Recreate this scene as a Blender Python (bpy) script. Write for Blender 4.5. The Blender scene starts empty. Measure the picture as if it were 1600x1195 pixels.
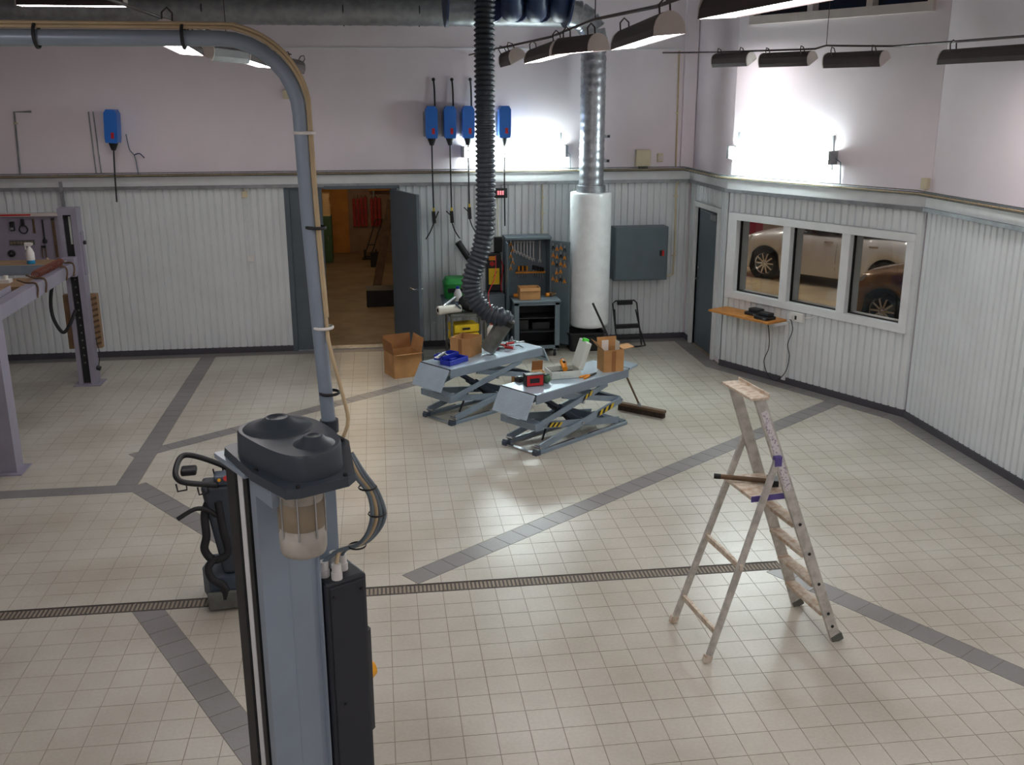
import bpy, math, random
from mathutils import Vector, Matrix
random.seed(7)
V = Vector
PI = math.pi
scene = bpy.context.scene
col = scene.collection

# ------------------------------------------------------------------ camera, world, exposure
FPX, PITCH, YAW, ROLL = 1546.07, 0.280096, 0.133310, -0.002182
CAM = V((0, 0, 3.6195))
fw = V((math.sin(YAW)*math.cos(PITCH), math.cos(YAW)*math.cos(PITCH), -math.sin(PITCH)))
rt = V((math.cos(YAW), -math.sin(YAW), 0)); up = rt.cross(fw)
cR = rt*math.cos(ROLL) + up*math.sin(ROLL)
cU = up*math.cos(ROLL) - rt*math.sin(ROLL)
cam_data = bpy.data.cameras.new('camera'); cam = bpy.data.objects.new('camera', cam_data)
col.objects.link(cam)
cam_data.sensor_fit = 'HORIZONTAL'; cam_data.sensor_width = 36.0; cam_data.lens = FPX/1600*36
cam_data.clip_start = 0.05; cam_data.clip_end = 200
cam.matrix_world = Matrix(((cR.x, cU.x, -fw.x, CAM.x), (cR.y, cU.y, -fw.y, CAM.y), (cR.z, cU.z, -fw.z, CAM.z), (0, 0, 0, 1)))
scene.camera = cam
w = bpy.data.worlds.new('world'); scene.world = w; w.use_nodes = True
w.node_tree.nodes['Background'].inputs[0].default_value = (0.02, 0.022, 0.03, 1)
w.node_tree.nodes['Background'].inputs[1].default_value = 0.5
scene.view_settings.view_transform = 'Standard'; scene.view_settings.look = 'None'
scene.view_settings.exposure = 0.38; scene.view_settings.gamma = 1.0
scene.view_settings.use_curve_mapping = False
CEIL_LAMP = 19.0      # emission of the trough lamps
WALL_LAMP = 66.0      # emission of the two wall tube lamps
SHOW_LAMP = 32.0      # added showroom ceiling panels, out of view
STORE_LAMP = 60.0  # added storeroom battens, out of view

# ------------------------------------------------------------------ materials
def lin(c):
    f = lambda u: (u/255/12.92) if u/255 <= 0.04045 else ((u/255+0.055)/1.055)**2.4
    return (f(c[0]), f(c[1]), f(c[2]), 1)
MATS = {}
def mat(name, c, rough=0.5, metal=0.0, var=0.08, scale=6.0, bump=0.0, bscale=60.0, coat=0.0, c2=None, lo=0.35, hi=0.65, detail=4.0, trans=0.0):
    m = bpy.data.materials.new(name); m.use_nodes = True
    nt = m.node_tree; b = nt.nodes['Principled BSDF']
    b.inputs['Roughness'].default_value = rough; b.inputs['Metallic'].default_value = metal
    b.inputs['Coat Weight'].default_value = coat
    if trans: b.inputs['Transmission Weight'].default_value = trans; b.inputs['IOR'].default_value = 1.45
    tc = nt.nodes.new('ShaderNodeTexCoord')
    n = nt.nodes.new('ShaderNodeTexNoise'); n.inputs['Scale'].default_value = scale; n.inputs['Detail'].default_value = detail
    nt.links.new(tc.outputs['Object'], n.inputs['Vector'])
    r = nt.nodes.new('ShaderNodeValToRGB'); nt.links.new(n.outputs['Fac'], r.inputs['Fac'])
    a = lin(c)
    r.color_ramp.elements[0].position = lo; r.color_ramp.elements[1].position = hi
    r.color_ramp.elements[0].color = tuple(x*(1-var) for x in a[:3])+(1,) if c2 is None else lin(c2)
    r.color_ramp.elements[1].color = tuple(min(1, x*(1+var)) for x in a[:3])+(1,) if c2 is None else a
    nt.links.new(r.outputs['Color'], b.inputs['Base Color'])
    if bump:
        n2 = nt.nodes.new('ShaderNodeTexNoise'); n2.inputs['Scale'].default_value = bscale
        nt.links.new(tc.outputs['Object'], n2.inputs['Vector'])
        bp = nt.nodes.new('ShaderNodeBump'); bp.inputs['Strength'].default_value = bump; bp.inputs['Distance'].default_value = 0.01
        nt.links.new(n2.outputs['Fac'], bp.inputs['Height']); nt.links.new(bp.outputs['Normal'], b.inputs['Normal'])
    MATS[name] = m
    return m
def emit(name, c, s):
    m = bpy.data.materials.new(name); m.use_nodes = True
    nt = m.node_tree; b = nt.nodes['Principled BSDF']
    b.inputs['Base Color'].default_value = (0.8, 0.8, 0.8, 1)
    b.inputs['Emission Color'].default_value = c+(1,); b.inputs['Emission Strength'].default_value = s
    MATS[name] = m
def tile_mat(name, c, rough, tint):
    # per-object-independent tile colour: a cell-like value per tile from its place, plus faint dirt
    m = mat(name, c, rough=rough, var=0.05, scale=1.3)
    nt = m.node_tree; b = nt.nodes['Principled BSDF']
    geo = nt.nodes.new('ShaderNodeNewGeometry')
    wn = nt.nodes.new('ShaderNodeTexNoise'); wn.inputs['Scale'].default_value = 1.1; wn.inputs['Detail'].default_value = 6
    nt.links.new(geo.outputs['Position'], wn.inputs['Vector'])
    rp = nt.nodes.new('ShaderNodeValToRGB'); a = lin(c); d = lin(tint)
    rp.color_ramp.elements[0].position = 0.3; rp.color_ramp.elements[0].color = d
    rp.color_ramp.elements[1].position = 0.62; rp.color_ramp.elements[1].color = a
    nt.links.new(wn.outputs['Fac'], rp.inputs['Fac'])
    fn = nt.nodes.new('ShaderNodeTexNoise'); fn.inputs['Scale'].default_value = 45; fn.inputs['Detail'].default_value = 3
    nt.links.new(geo.outputs['Position'], fn.inputs['Vector'])
    mx = nt.nodes.new('ShaderNodeMix'); mx.data_type = 'RGBA'; mx.blend_type = 'MULTIPLY'
    mx.inputs[0].default_value = 0.22
    nt.links.new(rp.outputs['Color'], mx.inputs[6]); nt.links.new(fn.outputs['Fac'], mx.inputs[7])
    nt.links.new(mx.outputs[2], b.inputs['Base Color'])
    return m
tile_mat('tile', (204, 200, 188), 0.32, (182, 175, 160))
tile_mat('tile_dark', (140, 137, 136), 0.36, (124, 120, 118))
mat('grout', (150, 139, 125), 0.9, var=0.1)
mat('ceil', (150, 146, 146), 0.85, var=0.05)
mat('skirt', (74, 72, 78), 0.5)
mat('white_wall', (236, 227, 233), 0.75, var=0.02, scale=2)
mat('corr', (222, 227, 229), 0.42, var=0.03, scale=2)
mat('trim_white', (226, 229, 230), 0.45, var=0.03)
mat('galv', (165, 170, 175), 0.32, 0.85, var=0.2, scale=14)
mat('galv_dull', (150, 153, 156), 0.45, 0.6, var=0.15, scale=10)
mat('alu_wrap', (236, 239, 240), 0.36, 0.1, var=0.04, scale=9, bump=0.15, bscale=14)
mat('lamp_brown', (74, 62, 62), 0.5, 0.2, var=0.1)
mat('lamp_cap', (214, 205, 200), 0.5, var=0.04)
mat('black', (26, 27, 30), 0.5, var=0.2)
mat('rubber', (30, 31, 33), 0.7, var=0.2)
mat('hose_black', (46, 54, 64), 0.40, var=0.25, scale=9)
mat('hose_blue', (34, 56, 98), 0.5, var=0.2)
mat('nozzle', (96, 98, 92), 0.6, var=0.25, scale=9)
mat('steel_blue', (138, 152, 166), 0.38, 0.15, var=0.06, scale=3)
mat('lift_grey', (138, 154, 168), 0.4, 0.2, var=0.1, scale=5)
mat('lift_dark', (70, 82, 96), 0.5, 0.2, var=0.15)
mat('plate', (180, 198, 212), 0.28, 0.35, var=0.06, scale=5, bump=0.35, bscale=55)
mat('steel', (190, 194, 198), 0.25, 0.9, var=0.1)
mat('slate', (50, 58, 67), 0.42, var=0.06, scale=3)
mat('panel_black', (36, 40, 48), 0.5, var=0.06, scale=3, bump=0.05, bscale=200)
mat('motor', (172, 168, 158), 0.6, 0.2, var=0.15, scale=12)
mat('motor_band', (132, 120, 100), 0.6, var=0.12)
mat('cable_beige', (190, 170, 135), 0.6, var=0.12)
mat('cable_grey', (108, 122, 132), 0.5)
mat('white_plastic', (228, 226, 222), 0.4, var=0.03)
mat('cream_plastic', (215, 205, 175), 0.5, var=0.05)
mat('door_grey', (86, 98, 106), 0.45, var=0.06, scale=3)
mat('cab_grey', (96, 110, 118), 0.45, var=0.06, scale=4)
mat('blue_reel', (36, 112, 205), 0.35, var=0.05)
mat('cardboard', (184, 138, 88), 0.85, var=0.12, scale=5, bump=0.1)
mat('cardboard_in', (150, 104, 62), 0.9, var=0.12, scale=5)
mat('yellow', (232, 198, 30), 0.45, var=0.08)
mat('orange', (232, 146, 30), 0.45, var=0.08)
mat('red', (190, 30, 34), 0.45, var=0.12)
mat('green', (40, 140, 62), 0.5, var=0.15)
mat('green_bright', (80, 220, 60), 0.4, var=0.05)
mat('green_cab', (66, 104, 78), 0.55, var=0.08)
mat('blue_case', (28, 48, 170), 0.4, var=0.12)
mat('case_pale', (206, 214, 206), 0.45, var=0.04)
mat('wood_shelf', (190, 128, 58), 0.5, var=0.15, scale=12)
mat('wood_dark', (96, 74, 52), 0.7, var=0.2, scale=9)
mat('plywood', (190, 134, 66), 0.7, var=0.12, scale=4)
mat('bristle', (62, 50, 42), 0.9, var=0.3, scale=40)
mat('ladder_alu', (192, 190, 182), 0.45, 0.3, var=0.18, scale=18)
mat('ladder_worn', (210, 200, 184), 0.7, 0.1, c2=(176, 148, 120), scale=24, lo=0.3, hi=0.6)
mat('purple', (88, 76, 140), 0.5, var=0.1)
mat('concrete', (150, 132, 104), 0.6, c2=(116, 100, 78), scale=2.2, lo=0.3, hi=0.7)
mat('show_floor', (190, 170, 140), 0.25, var=0.12, scale=1.5)
mat('show_wall', (196, 172, 150), 0.8, var=0.05)
mat('store_wall', (150, 128, 112), 0.85, var=0.08)
mat('paint_white', (214, 214, 216), 0.25, 0.35, var=0.01, coat=0.8)
mat('paint_bronze', (150, 118, 92), 0.28, 0.6, var=0.01, coat=0.8)
mat('car_glass', (18, 20, 26), 0.05, var=0.0, coat=1.0)
mat('chrome', (225, 226, 228), 0.12, 1.0, var=0.02)
mat('tyre', (24, 24, 26), 0.8, var=0.2)
mat('headlight', (225, 228, 235), 0.08, 0.2, var=0.05, coat=1.0)
mat('glass', (245, 250, 250), 0.02, var=0.0, trans=1.0)
mat('win_dark', (44, 46, 58), 0.12, var=0.2, scale=2)
mat('drain', (84, 78, 72), 0.6, 0.4, var=0.25, scale=12)
mat('drain_dark', (22, 21, 20), 0.9)
mat('tool_steel', (178, 180, 182), 0.3, 0.9, var=0.15)
mat('red_pack', (196, 40, 44), 0.5, c2=(120, 18, 24), scale=40, lo=0.4, hi=0.6)
mat('paper', (222, 196, 150), 0.8, var=0.08)
mat('brown_mesh', (150, 122, 92), 0.8, var=0.15)
mat('lilac_board', (150, 142, 158), 0.6, var=0.05)
mat('lilac_post', (150, 146, 162), 0.45, 0.1, var=0.06, scale=3)
mat('coil_brown', (120, 66, 50), 0.5, var=0.15)
mat('liquid_blue', (40, 150, 205), 0.3, var=0.05)
mat('skin_white', (236, 232, 220), 0.6, var=0.04)
mat('sticker', (214, 212, 212), 0.5, c2=(140, 128, 150), scale=60, lo=0.36, hi=0.5)
mat('magenta', (150, 22, 50), 0.5, var=0.1)
mat('amber', (240, 170, 10), 0.35, var=0.05)
emit('lamp_light', (1.0, 0.94, 0.93), CEIL_LAMP)
emit('wall_light', (0.86, 1.0, 0.98), WALL_LAMP)
emit('show_light', (1.0, 0.93, 0.84), SHOW_LAMP)
emit('store_light', (1.0, 0.72, 0.42), STORE_LAMP)
emit('led_red', (1.0, 0.03, 0.08), 0.7)

# ------------------------------------------------------------------ mesh helpers
class MB:
    def __init__(s): s.v = []; s.f = []; s.s = []
    def add(s, vs, fs, smooth=False, M=None):
        o = len(s.v)
        s.v += [tuple(M @ V(p)) for p in vs] if M is not None else [tuple(p) for p in vs]
        for f in fs: s.f.append([i+o for i in f]); s.s.append(smooth)
        return s
    def bx(s, x0, x1, y0, y1, z0, z1, M=None):
        vs = [(x, y, z) for z in (z0, z1) for y in (y0, y1) for x in (x0, x1)]
        return s.add(vs, [(0, 2, 3, 1), (4, 5, 7, 6), (0, 1, 5, 4), (2, 6, 7, 3), (0, 4, 6, 2), (1, 3, 7, 5)], M=M)
    def box(s, c, d, M=None):
        return s.bx(c[0]-d[0]/2, c[0]+d[0]/2, c[1]-d[1]/2, c[1]+d[1]/2, c[2]-d[2]/2, c[2]+d[2]/2, M)
    def prism(s, poly, z0, z1, M=None, smooth=False, top=None):
        n = len(poly); top = top or poly
        vs = [(x, y, z0) for x, y in poly]+[(x, y, z1) for x, y in top]
        s.add(vs, [tuple(range(n))[::-1], tuple(range(n, 2*n))], M=M)
        return s.add(vs, [(i, (i+1) % n, n+(i+1) % n, n+i) for i in range(n)], smooth, M)
    def bar(s, p0, p1, wd, ht, upv=(0, 0, 1)):
        p0 = V(p0); p1 = V(p1); d = (p1-p0); L = d.length; d.normalize()
        u = V(upv); sd = d.cross(u)
        if sd.length < 1e-4: sd = d.cross(V((1, 0, 0)))
        sd.normalize(); u = sd.cross(d)
        M = Matrix(((d.x, sd.x, u.x, p0.x), (d.y, sd.y, u.y, p0.y), (d.z, sd.z, u.z, p0.z), (0, 0, 0, 1)))
        return s.bx(0, L, -wd/2, wd/2, -ht/2, ht/2, M)
    def cyl(s, p0, p1, r0, r1=None, n=16):
        r1 = r0 if r1 is None else r1
        p0 = V(p0); p1 = V(p1); d = (p1-p0).normalized()
        a = d.orthogonal().normalized(); b = d.cross(a)
        ring = lambda p, r: [tuple(p+(a*math.cos(2*PI*i/n)+b*math.sin(2*PI*i/n))*r) for i in range(n)]
        vs = ring(p0, r0)+ring(p1, r1)
        s.add(vs, [(i, (i+1) % n, n+(i+1) % n, n+i) for i in range(n)], True)
        return s.add(vs, [tuple(range(n))[::-1], tuple(range(n, 2*n))])
    def tube(s, pts, r, n=8, caps=True, sub=0):
        pts = [V(p) for p in pts]
        if sub: pts = smooth_path(pts, sub)
        m = len(pts); rs = r if isinstance(r, (list, tuple)) else [r]*m
        if len(rs) != m: rs = [rs[min(len(rs)-1, int(i*len(rs)/m))] for i in range(m)]
        t0 = (pts[1]-pts[0]).normalized(); a = t0.orthogonal().normalized(); vs = []
        for i, p in enumerate(pts):
            t = (pts[min(i+1, m-1)]-pts[max(i-1, 0)]).normalized()
            a = a-t*a.dot(t); a.normalize(); b = t.cross(a)
            vs += [tuple(p+(a*math.cos(2*PI*k/n)+b*math.sin(2*PI*k/n))*rs[i]) for k in range(n)]
        s.add(vs, [(i*n+k, i*n+(k+1) % n, (i+1)*n+(k+1) % n, (i+1)*n+k) for i in range(m-1) for k in range(n)], True)
        if caps: s.add(vs, [tuple(range(n))[::-1], tuple(range((m-1)*n, m*n))])
        return s
    def lathe(s, prof, c=(0, 0, 0), n=20, M=None):
        vs = [(c[0]+r*math.cos(2*PI*k/n), c[1]+r*math.sin(2*PI*k/n), c[2]+z) for r, z in prof for k in range(n)]
        m = len(prof)
        return s.add(vs, [(i*n+k, i*n+(k+1) % n, (i+1)*n+(k+1) % n, (i+1)*n+k) for i in range(m-1) for k in range(n)], True, M)
    def sph(s, c, r, n=12, sc=(1, 1, 1)):
        prof = [(max(1e-4, math.sin(PI*i/8)), -math.cos(PI*i/8)) for i in range(9)]
        return s.lathe(prof, n=n, M=Matrix.Translation(c) @ Matrix.Diagonal((r*sc[0], r*sc[1], r*sc[2], 1)))
    def build(s, name, m, parent=None, bevel=0.0, seg=2, loc=None, rz=None):
        me = bpy.data.meshes.new(name); me.from_pydata(s.v, [], s.f); me.update()
        me.polygons.foreach_set('use_smooth', s.s)
        me.materials.append(MATS[m])
        o = bpy.data.objects.new(name, me); col.objects.link(o)
        if parent: o.parent = parent
        if loc: o.location = loc
        if rz: o.rotation_euler = (0, 0, rz)
        if bevel:
            b = o.modifiers.new('bevel', 'BEVEL'); b.width = bevel; b.segments = seg; b.limit_method = 'ANGLE'; b.angle_limit = 0.7
        return o
def smooth_path(pts, sub):
    out = []
    for i in range(len(pts)-1):
        p0 = pts[max(i-1, 0)]; p1 = pts[i]; p2 = pts[i+1]; p3 = pts[min(i+2, len(pts)-1)]
        for k in range(sub):
            t = k/sub
            out.append(0.5*((2*p1)+(p2-p0)*t+(2*p0-5*p1+4*p2-p3)*t*t+(3*p1-p0-3*p2+p3)*t**3))
    out.append(pts[-1]); return out
def tag(o, label=None, cat=None, group=None, kind=None):
    if label: o['label'] = label
    if cat: o['category'] = cat
    if group: o['group'] = group
    if kind: o['kind'] = kind
    return o
def T(name, label, cat, loc=(0, 0, 0), rz=0.0, group=None):
    o = bpy.data.objects.new(name, None); col.objects.link(o); o.empty_display_size = 0.1
    o.location = loc; o.rotation_euler = (0, 0, rz)
    return tag(o, label, cat, group)
def S(o, label=None): return tag(o, label, kind='structure')
def copy_tree(o, parent=None):
    c = o.copy(); col.objects.link(c)
    if parent: c.parent = parent
    for ch in list(o.children): copy_tree(ch, c)
    return c
def loc_of(P, u, v, ang):
    return (P[0]+u*math.cos(ang)-v*math.sin(ang), P[1]+u*math.sin(ang)+v*math.cos(ang))
def rrect(w, d, r, n=4, cx=0, cy=0):
    out = []
    for (sx, sy, a0) in ((1, 1, 0), (-1, 1, PI/2), (-1, -1, PI), (1, -1, 1.5*PI)):
        for i in range(n+1):
            a = a0+PI/2*i/n
            out.append((cx+sx*(w/2-r)+r*math.cos(a), cy+sy*(d/2-r)+r*math.sin(a)))
    return out

# ------------------------------------------------------------------ the room shell
YB = 14.62                       # back wall face
C1 = V((4.67, 12.95)); C2 = V((6.03, 10.36))
wd = (C2-C1); WL = wd.length; wd.normalize(); wn = V((-wd.y, wd.x))   # wn points out of the room
if wn.x < 0: wn = -wn
WANG = math.atan2(wd.y, wd.x)
XL, XR, YN, ZC = -8.0, 6.03, -2.2, 5.7

def wallbox(mb, p0, p1, z0, z1, th, out):
    q = [(p0[0], p0[1]), (p1[0], p1[1]), (p1[0]+out[0]*th, p1[1]+out[1]*th), (p0[0]+out[0]*th, p0[1]+out[1]*th)]
    area = sum(q[i][0]*q[(i+1) % 4][1]-q[(i+1) % 4][0]*q[i][1] for i in range(4))
    if area < 0: q = q[::-1]
    mb.prism(q, z0, z1)
DX0, DX1, DZ = -1.25, 0.22, 2.37     # double door opening in the back wall
g = 0.034                             # corrugated sheets stand this far proud of the masonry
wb = MB()
for (x0, x1, z0, z1) in ((XL-.2, DX0, 0, DZ), (DX1, 4.67+.2, 0, DZ), (XL-.2, 4.87, DZ, ZC)):
    wallbox(wb, (x0, YB+g), (x1, YB+g), z0, z1, 0.2, (0, 1))
wall_back = S(wb.build('wall_back', 'white_wall'))
wb = MB(); DY0, DY1, DZ2 = 13.30, 14.28, 2.08
for (y0, y1, z0, z1) in ((C1.y+0.02, DY0, 0, DZ2), (DY1, YB+g, 0, DZ2), (C1.y+0.02, YB+g, DZ2, ZC)):
    wallbox(wb, (4.67+g, y0), (4.67+g, y1), z0, z1, 0.12, (1, 0))
wall_door = S(wb.build('wall_door_side', 'white_wall'))
wb = MB()
WS0, WS1, WZ0, WZ1 = 0.10, WL-0.10, 1.02, 2.11
at = lambda s, o=0.0: (C1.x+wd.x*s+wn.x*o, C1.y+wd.y*s+wn.y*o)
for (s0, s1, z0, z1) in ((0, WS0, 0, 2.6), (WS1, WL, 0, 2.6), (WS0, WS1, 0, WZ0), (WS0, WS1, WZ1, 2.6), (0, WL, 2.6, 4.55), (0, 0.2, 4.55, ZC), (2.75, WL, 4.55, ZC), (0.2, 2.75, 5.35, ZC)):
    wallbox(wb, at(s0, g), at(s1, g), z0, z1, 0.14, wn)
wall_window = S(wb.build('wall_window_side', 'white_wall'))
wb = MB(); wallbox(wb, (XR+g, YN), (XR+g, C2.y+0.06), 0, ZC, 0.2, (1, 0)); wall_right = S(wb.build('wall_right', 'white_wall'))
wb = MB(); wallbox(wb, (XL, YN), (XL, YB+g), 0, ZC, 0.2, (-1, 0)); S(wb.build('wall_left', 'white_wall'))
wb = MB(); wallbox(wb, (XL-.2, YN), (XR+.2, YN), 0, ZC, 0.2, (0, -1)); S(wb.build('wall_near', 'white_wall'))
S(MB().bx(XL-.2, XR+.4, YN-.2, YB+.3, ZC, ZC+.15).build('ceiling', 'ceil'))

# corrugated sheets, one object per sheet about 1 m wide
def sheet(parent, p0, d, nin, s0, s1, z0, z1, pitch=0.1, dep=0.022):
    mb = MB(); pts = []
    n0 = int(math.floor(s0/pitch)); k = n0
    prof = ((0, 0), (0.16, 0), (0.25, 1), (0.91, 1), (1.0, 0))
    xs = []
    while k*pitch < s1:
        for a, h in prof[:-1]: xs.append(((k+a)*pitch, h))
        k += 1
    xs.append((k*pitch, 0))
    def hh(s):
        for (a, ha), (b, hb) in zip(xs, xs[1:]):
            if a <= s <= b: return ha+(hb-ha)*(s-a)/max(1e-9, b-a)
        return 0
    ss = [(s0, hh(s0))]+[q for q in xs if s0+1e-4 < q[0] < s1-1e-4]+[(s1, hh(s1))]
    vs = []
    for z in (z0, z1):
        for s_, h in ss: vs.append((p0[0]+d[0]*s_+nin[0]*(h*dep-g+0.002), p0[1]+d[1]*s_+nin[1]*(h*dep-g+0.002), z))
    n = len(ss)
    mb.add(vs, [(i, i+1, n+i+1, n+i) for i in range(n-1)])
    o = mb.build('corrugated_sheet', 'corr', parent)
    so = o.modifiers.new('th', 'SOLIDIFY'); so.thickness = 0.0015; so.offset = 1
    return o
def sheets(parent, p0, d, nin, s0, s1, z0, z1, wdt=1.0):
    s = s0
    while s < s1-1e-3:
        e = min(s+wdt, s1)
        if s1-e < 0.25: e = s1
        sheet(parent, p0, d, nin, s, e, z0, z1); s = e
ZB, ZT = 0.075, 2.40
sheets(wall_back, (XL, YB), (1, 0), (0, -1), 1.0, DX0-XL-0.06, ZB, ZT)
sheets(wall_back, (XL, YB), (1, 0), (0, -1), DX1-XL+0.06, 4.66-XL, ZB, ZT)
sheets(wall_door, (4.67, YB), (0, -1), (-1, 0), 0.02, YB-14.36, ZB, ZT)
sheets(wall_door, (4.67, YB), (0, -1), (-1, 0), YB-14.36, YB-13.22, 2.16, ZT, 2)
sheets(wall_door, (4.67, YB), (0, -1), (-1, 0), YB-13.22, YB-C1.y, ZB, ZT)
pw = (C1.x, C1.y)
sheets(wall_window, pw, wd, -wn, 0.0, WL, ZB, 0.985)
sheets(wall_window, pw, wd, -wn, 0.0, WL, 2.145, ZT)
sheets(wall_window, pw, wd, -wn, 0.0, 0.055, 0.985, 2.145); sheets(wall_window, pw, wd, -wn, WL-0.085, WL, 0.985, 2.145)
sheets(wall_right, (XR, C2.y), (0, -1), (-1, 0), 0.0, C2.y-3.0, ZB, ZT)

# skirting (baseboards)
def skirt(name, pa, pb, out):
    wb = MB(); wallbox(wb, pa, pb, 0.0, 0.085, g+0.004, out); return S(wb.build(name, 'skirt'))
skirt('baseboard_back_west', (XL, YB-0.003), (DX0-0.06, YB-0.003), (0, 1))
skirt('baseboard_back_east', (DX1+0.06, YB-0.003), (4.67, YB-0.003), (0, 1))
skirt('baseboard_door_side', (4.667, YB), (4.667, 14.36), (1, 0))
skirt('baseboard_window_side', at(0.0, -0.003), at(WL, -0.003), wn)
skirt('baseboard_right', (XR-0.003, C2.y), (XR-0.003, YN), (1, 0))

# ledge and wire cable tray along the top of the corrugated sheets
lmb = MB()
path = [V((XL, YB)), V((4.67, YB)), C1.copy(), C2.copy(), V((XR, 0.0))]
def off_path(path, o):
    out = []
    for i, p in enumerate(path):
        ds = []
        if i > 0: ds.append((p-path[i-1]).normalized())
        if i < len(path)-1: ds.append((path[i+1]-p).normalized())
        ns = [V((d.y, -d.x)) for d in ds]    # right side of travel = into the room
        if len(ns) == 1: out.append(p+ns[0]*o)
        else:
            m_ = (ns[0]+ns[1]).normalized(); out.append(p+m_*o/max(0.3, m_.dot(ns[0])))
    return out
def sweep(mb, path, o0, o1, z0, z1):
    a = off_path(path, o0); b = off_path(path, o1); vs = []
    for p, q in zip(a, b): vs += [(p.x, p.y, z0), (q.x, q.y, z0), (q.x, q.y, z1), (p.x, p.y, z1)]
    n = len(path)
    mb.add(vs, [(i*4+k, i*4+(k+1) % 4, (i+1)*4+(k+1) % 4, (i+1)*4+k) for i in range(n-1) for k in range(4)]+[(3, 2, 1, 0), tuple(4*(n-1)+k for k in range(4))])
sweep(lmb, path, -0.015, 0.055, ZT, ZT+0.045)
S(lmb.build('trim_1', 'galv_dull'), None)
lmb = MB(); sweep(lmb, path, -0.015, 0.02, ZT+0.045, ZT+0.17); S(lmb.build('trim_2', 'trim_white'))
tray = T('cable_tray', 'wire mesh cable tray running along the walls above the corrugated sheets', 'cable tray', (0, YB-0.1, ZT+0.17))
def world_child(mb, dx=(0, 0, 0)):
    mb.v = [(x-dx[0], y-dx[1], z-dx[2]) for x, y, z in mb.v]; return mb
TO = (0, YB-0.1, ZT+0.17); zt = ZT+0.185
for o_, z_ in ((0.03, 0.0), (0.16, 0.0), (0.16, 0.05), (0.09, 0.0)):
    pts = [(p.x, p.y, zt+z_) for p in off_path(path, o_)]
    world_child(MB().tube(pts, 0.006, 6), TO).build('rail_wire', 'nozzle', tray)
rm = MB()
for a, b in zip(path, path[1:]):
    L = (b-a).length; d = (b-a)/L; n_ = V((d.y, -d.x)); k = 0.1
    while k < L-0.05:
        p = a+d*k; q0 = p+n_*0.0; q1 = p+n_*0.16
        rm.tube([(q0.x, q0.y, zt-0.003), (q1.x, q1.y, zt-0.003), (q1.x, q1.y, zt+0.05)], 0.0025, 4); k += 0.12
tag(world_child(rm, TO).build('cross_wires', 'galv_dull', tray), kind='stuff')
for i, (o_, r_, m_) in enumerate(((0.06, 0.012, 'cable_grey'), (0.10, 0.010, 'black'), (0.125, 0.009, 'cable_beige'))):
    pts = [(p.x, p.y, zt+r_+0.004) for p in off_path(path, o_)]
    world_child(MB().tube(pts, r_, 6), TO).build('cable', m_, tray)
# thin ledge line higher on the back wall
S(MB().bx(XL, 4.67, YB+g-0.014, YB+g+0.002, 4.285, 4.30).build('trim_3', 'trim_white'))
# masonry return in the back corner
S(MB().bx(4.50, 4.69, YB-0.03, YB+g+0.01, 2.62, ZC).build('trim_4', 'white_wall'))

# ------------------------------------------------------------------ tiled floor
def halfplane(poly, a, b, keep_left):
    out = []
    def side(p): return ((b[0]-a[0])*(p[1]-a[1])-(b[1]-a[1])*(p[0]-a[0]))*(1 if keep_left else -1)
    for i in range(len(poly)):
        p, q = poly[i], poly[(i+1) % len(poly)]; sp, sq = side(p), side(q)
        if sp >= 0: out.append(p)
        if (sp > 0 and sq < 0) or (sp < 0 and sq > 0):
            t = sp/(sp-sq); out.append((p[0]+(q[0]-p[0])*t, p[1]+(q[1]-p[1])*t))
    return out if len(out) > 2 else []
def area(poly): return 0.5*sum(poly[i][0]*poly[(i+1) % len(poly)][1]-poly[(i+1) % len(poly)][0]*poly[i][1] for i in range(len(poly)))
def bbox(p): xs = [q[0] for q in p]; ys = [q[1] for q in p]; return min(xs), max(xs), min(ys), max(ys)
def subtract(polys, B):
    bb = bbox(B); out = []
    for P in polys:
        pb = bbox(P)
        if pb[1] < bb[0] or pb[0] > bb[1] or pb[3] < bb[2] or pb[2] > bb[3]: out.append(P); continue
        cur = P
        for i in range(len(B)):
            a, b = B[i], B[(i+1) % len(B)]
            o = halfplane(cur, a, b, False)
            if o and area(o) > 2e-5: out.append(o)
            cur = halfplane(cur, a, b, True)
            if not cur or area(cur) < 2e-5: break
    return out
def strip(p, d, L, wdt, left=True):
    d = V(d).normalized(); n_ = V((-d.y, d.x))*(1 if left else -1); p = V(p)
    q = [p, p+d*L, p+d*L+n_*wdt, p+n_*wdt]
    q = [(a.x, a.y) for a in q]
    return q if area(q) > 0 else q[::-1]
BW = 0.20
B = {}
A37 = V((0.8018, 0.5976)); 
B['b1'] = [(-2.63, 9.22), (-2.43, 9.22), (-2.43, 14.42), (-2.63, 14.42)]
B['b2'] = [(XL, 9.22), (-2.63, 9.22), (-2.63, 9.42), (XL, 9.42)]
B['b3'] = strip((-2.60, 10.17), (0.79, 0.613), 4.9, 0.19)
B['b4'] = strip((-2.52, 9.34), (0.602, -0.799), 2.97, 0.20, True)
B['b5'] = strip((-1.90, 6.83), (0.477, -0.879), 9.2, 0.20, True)
B['b6'] = strip((0.20, 6.98), A37, 6.72, 0.20, True)
B['b7'] = strip((3.12, 6.90), (0.508, -0.862), 9.0, 0.20, False)
wdn = -wn
lineW = (C1.x+wdn.x*0.2, C1.y+wdn.y*0.2)
def wl_at(x=None, y=None):
    t = ((x-lineW[0])/wd.x) if x is not None else ((y-lineW[1])/wd.y)
    return (lineW[0]+wd.x*t, lineW[1]+wd.y*t)
cA = wl_at(x=4.47); cB = wl_at(x=5.83)
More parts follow.
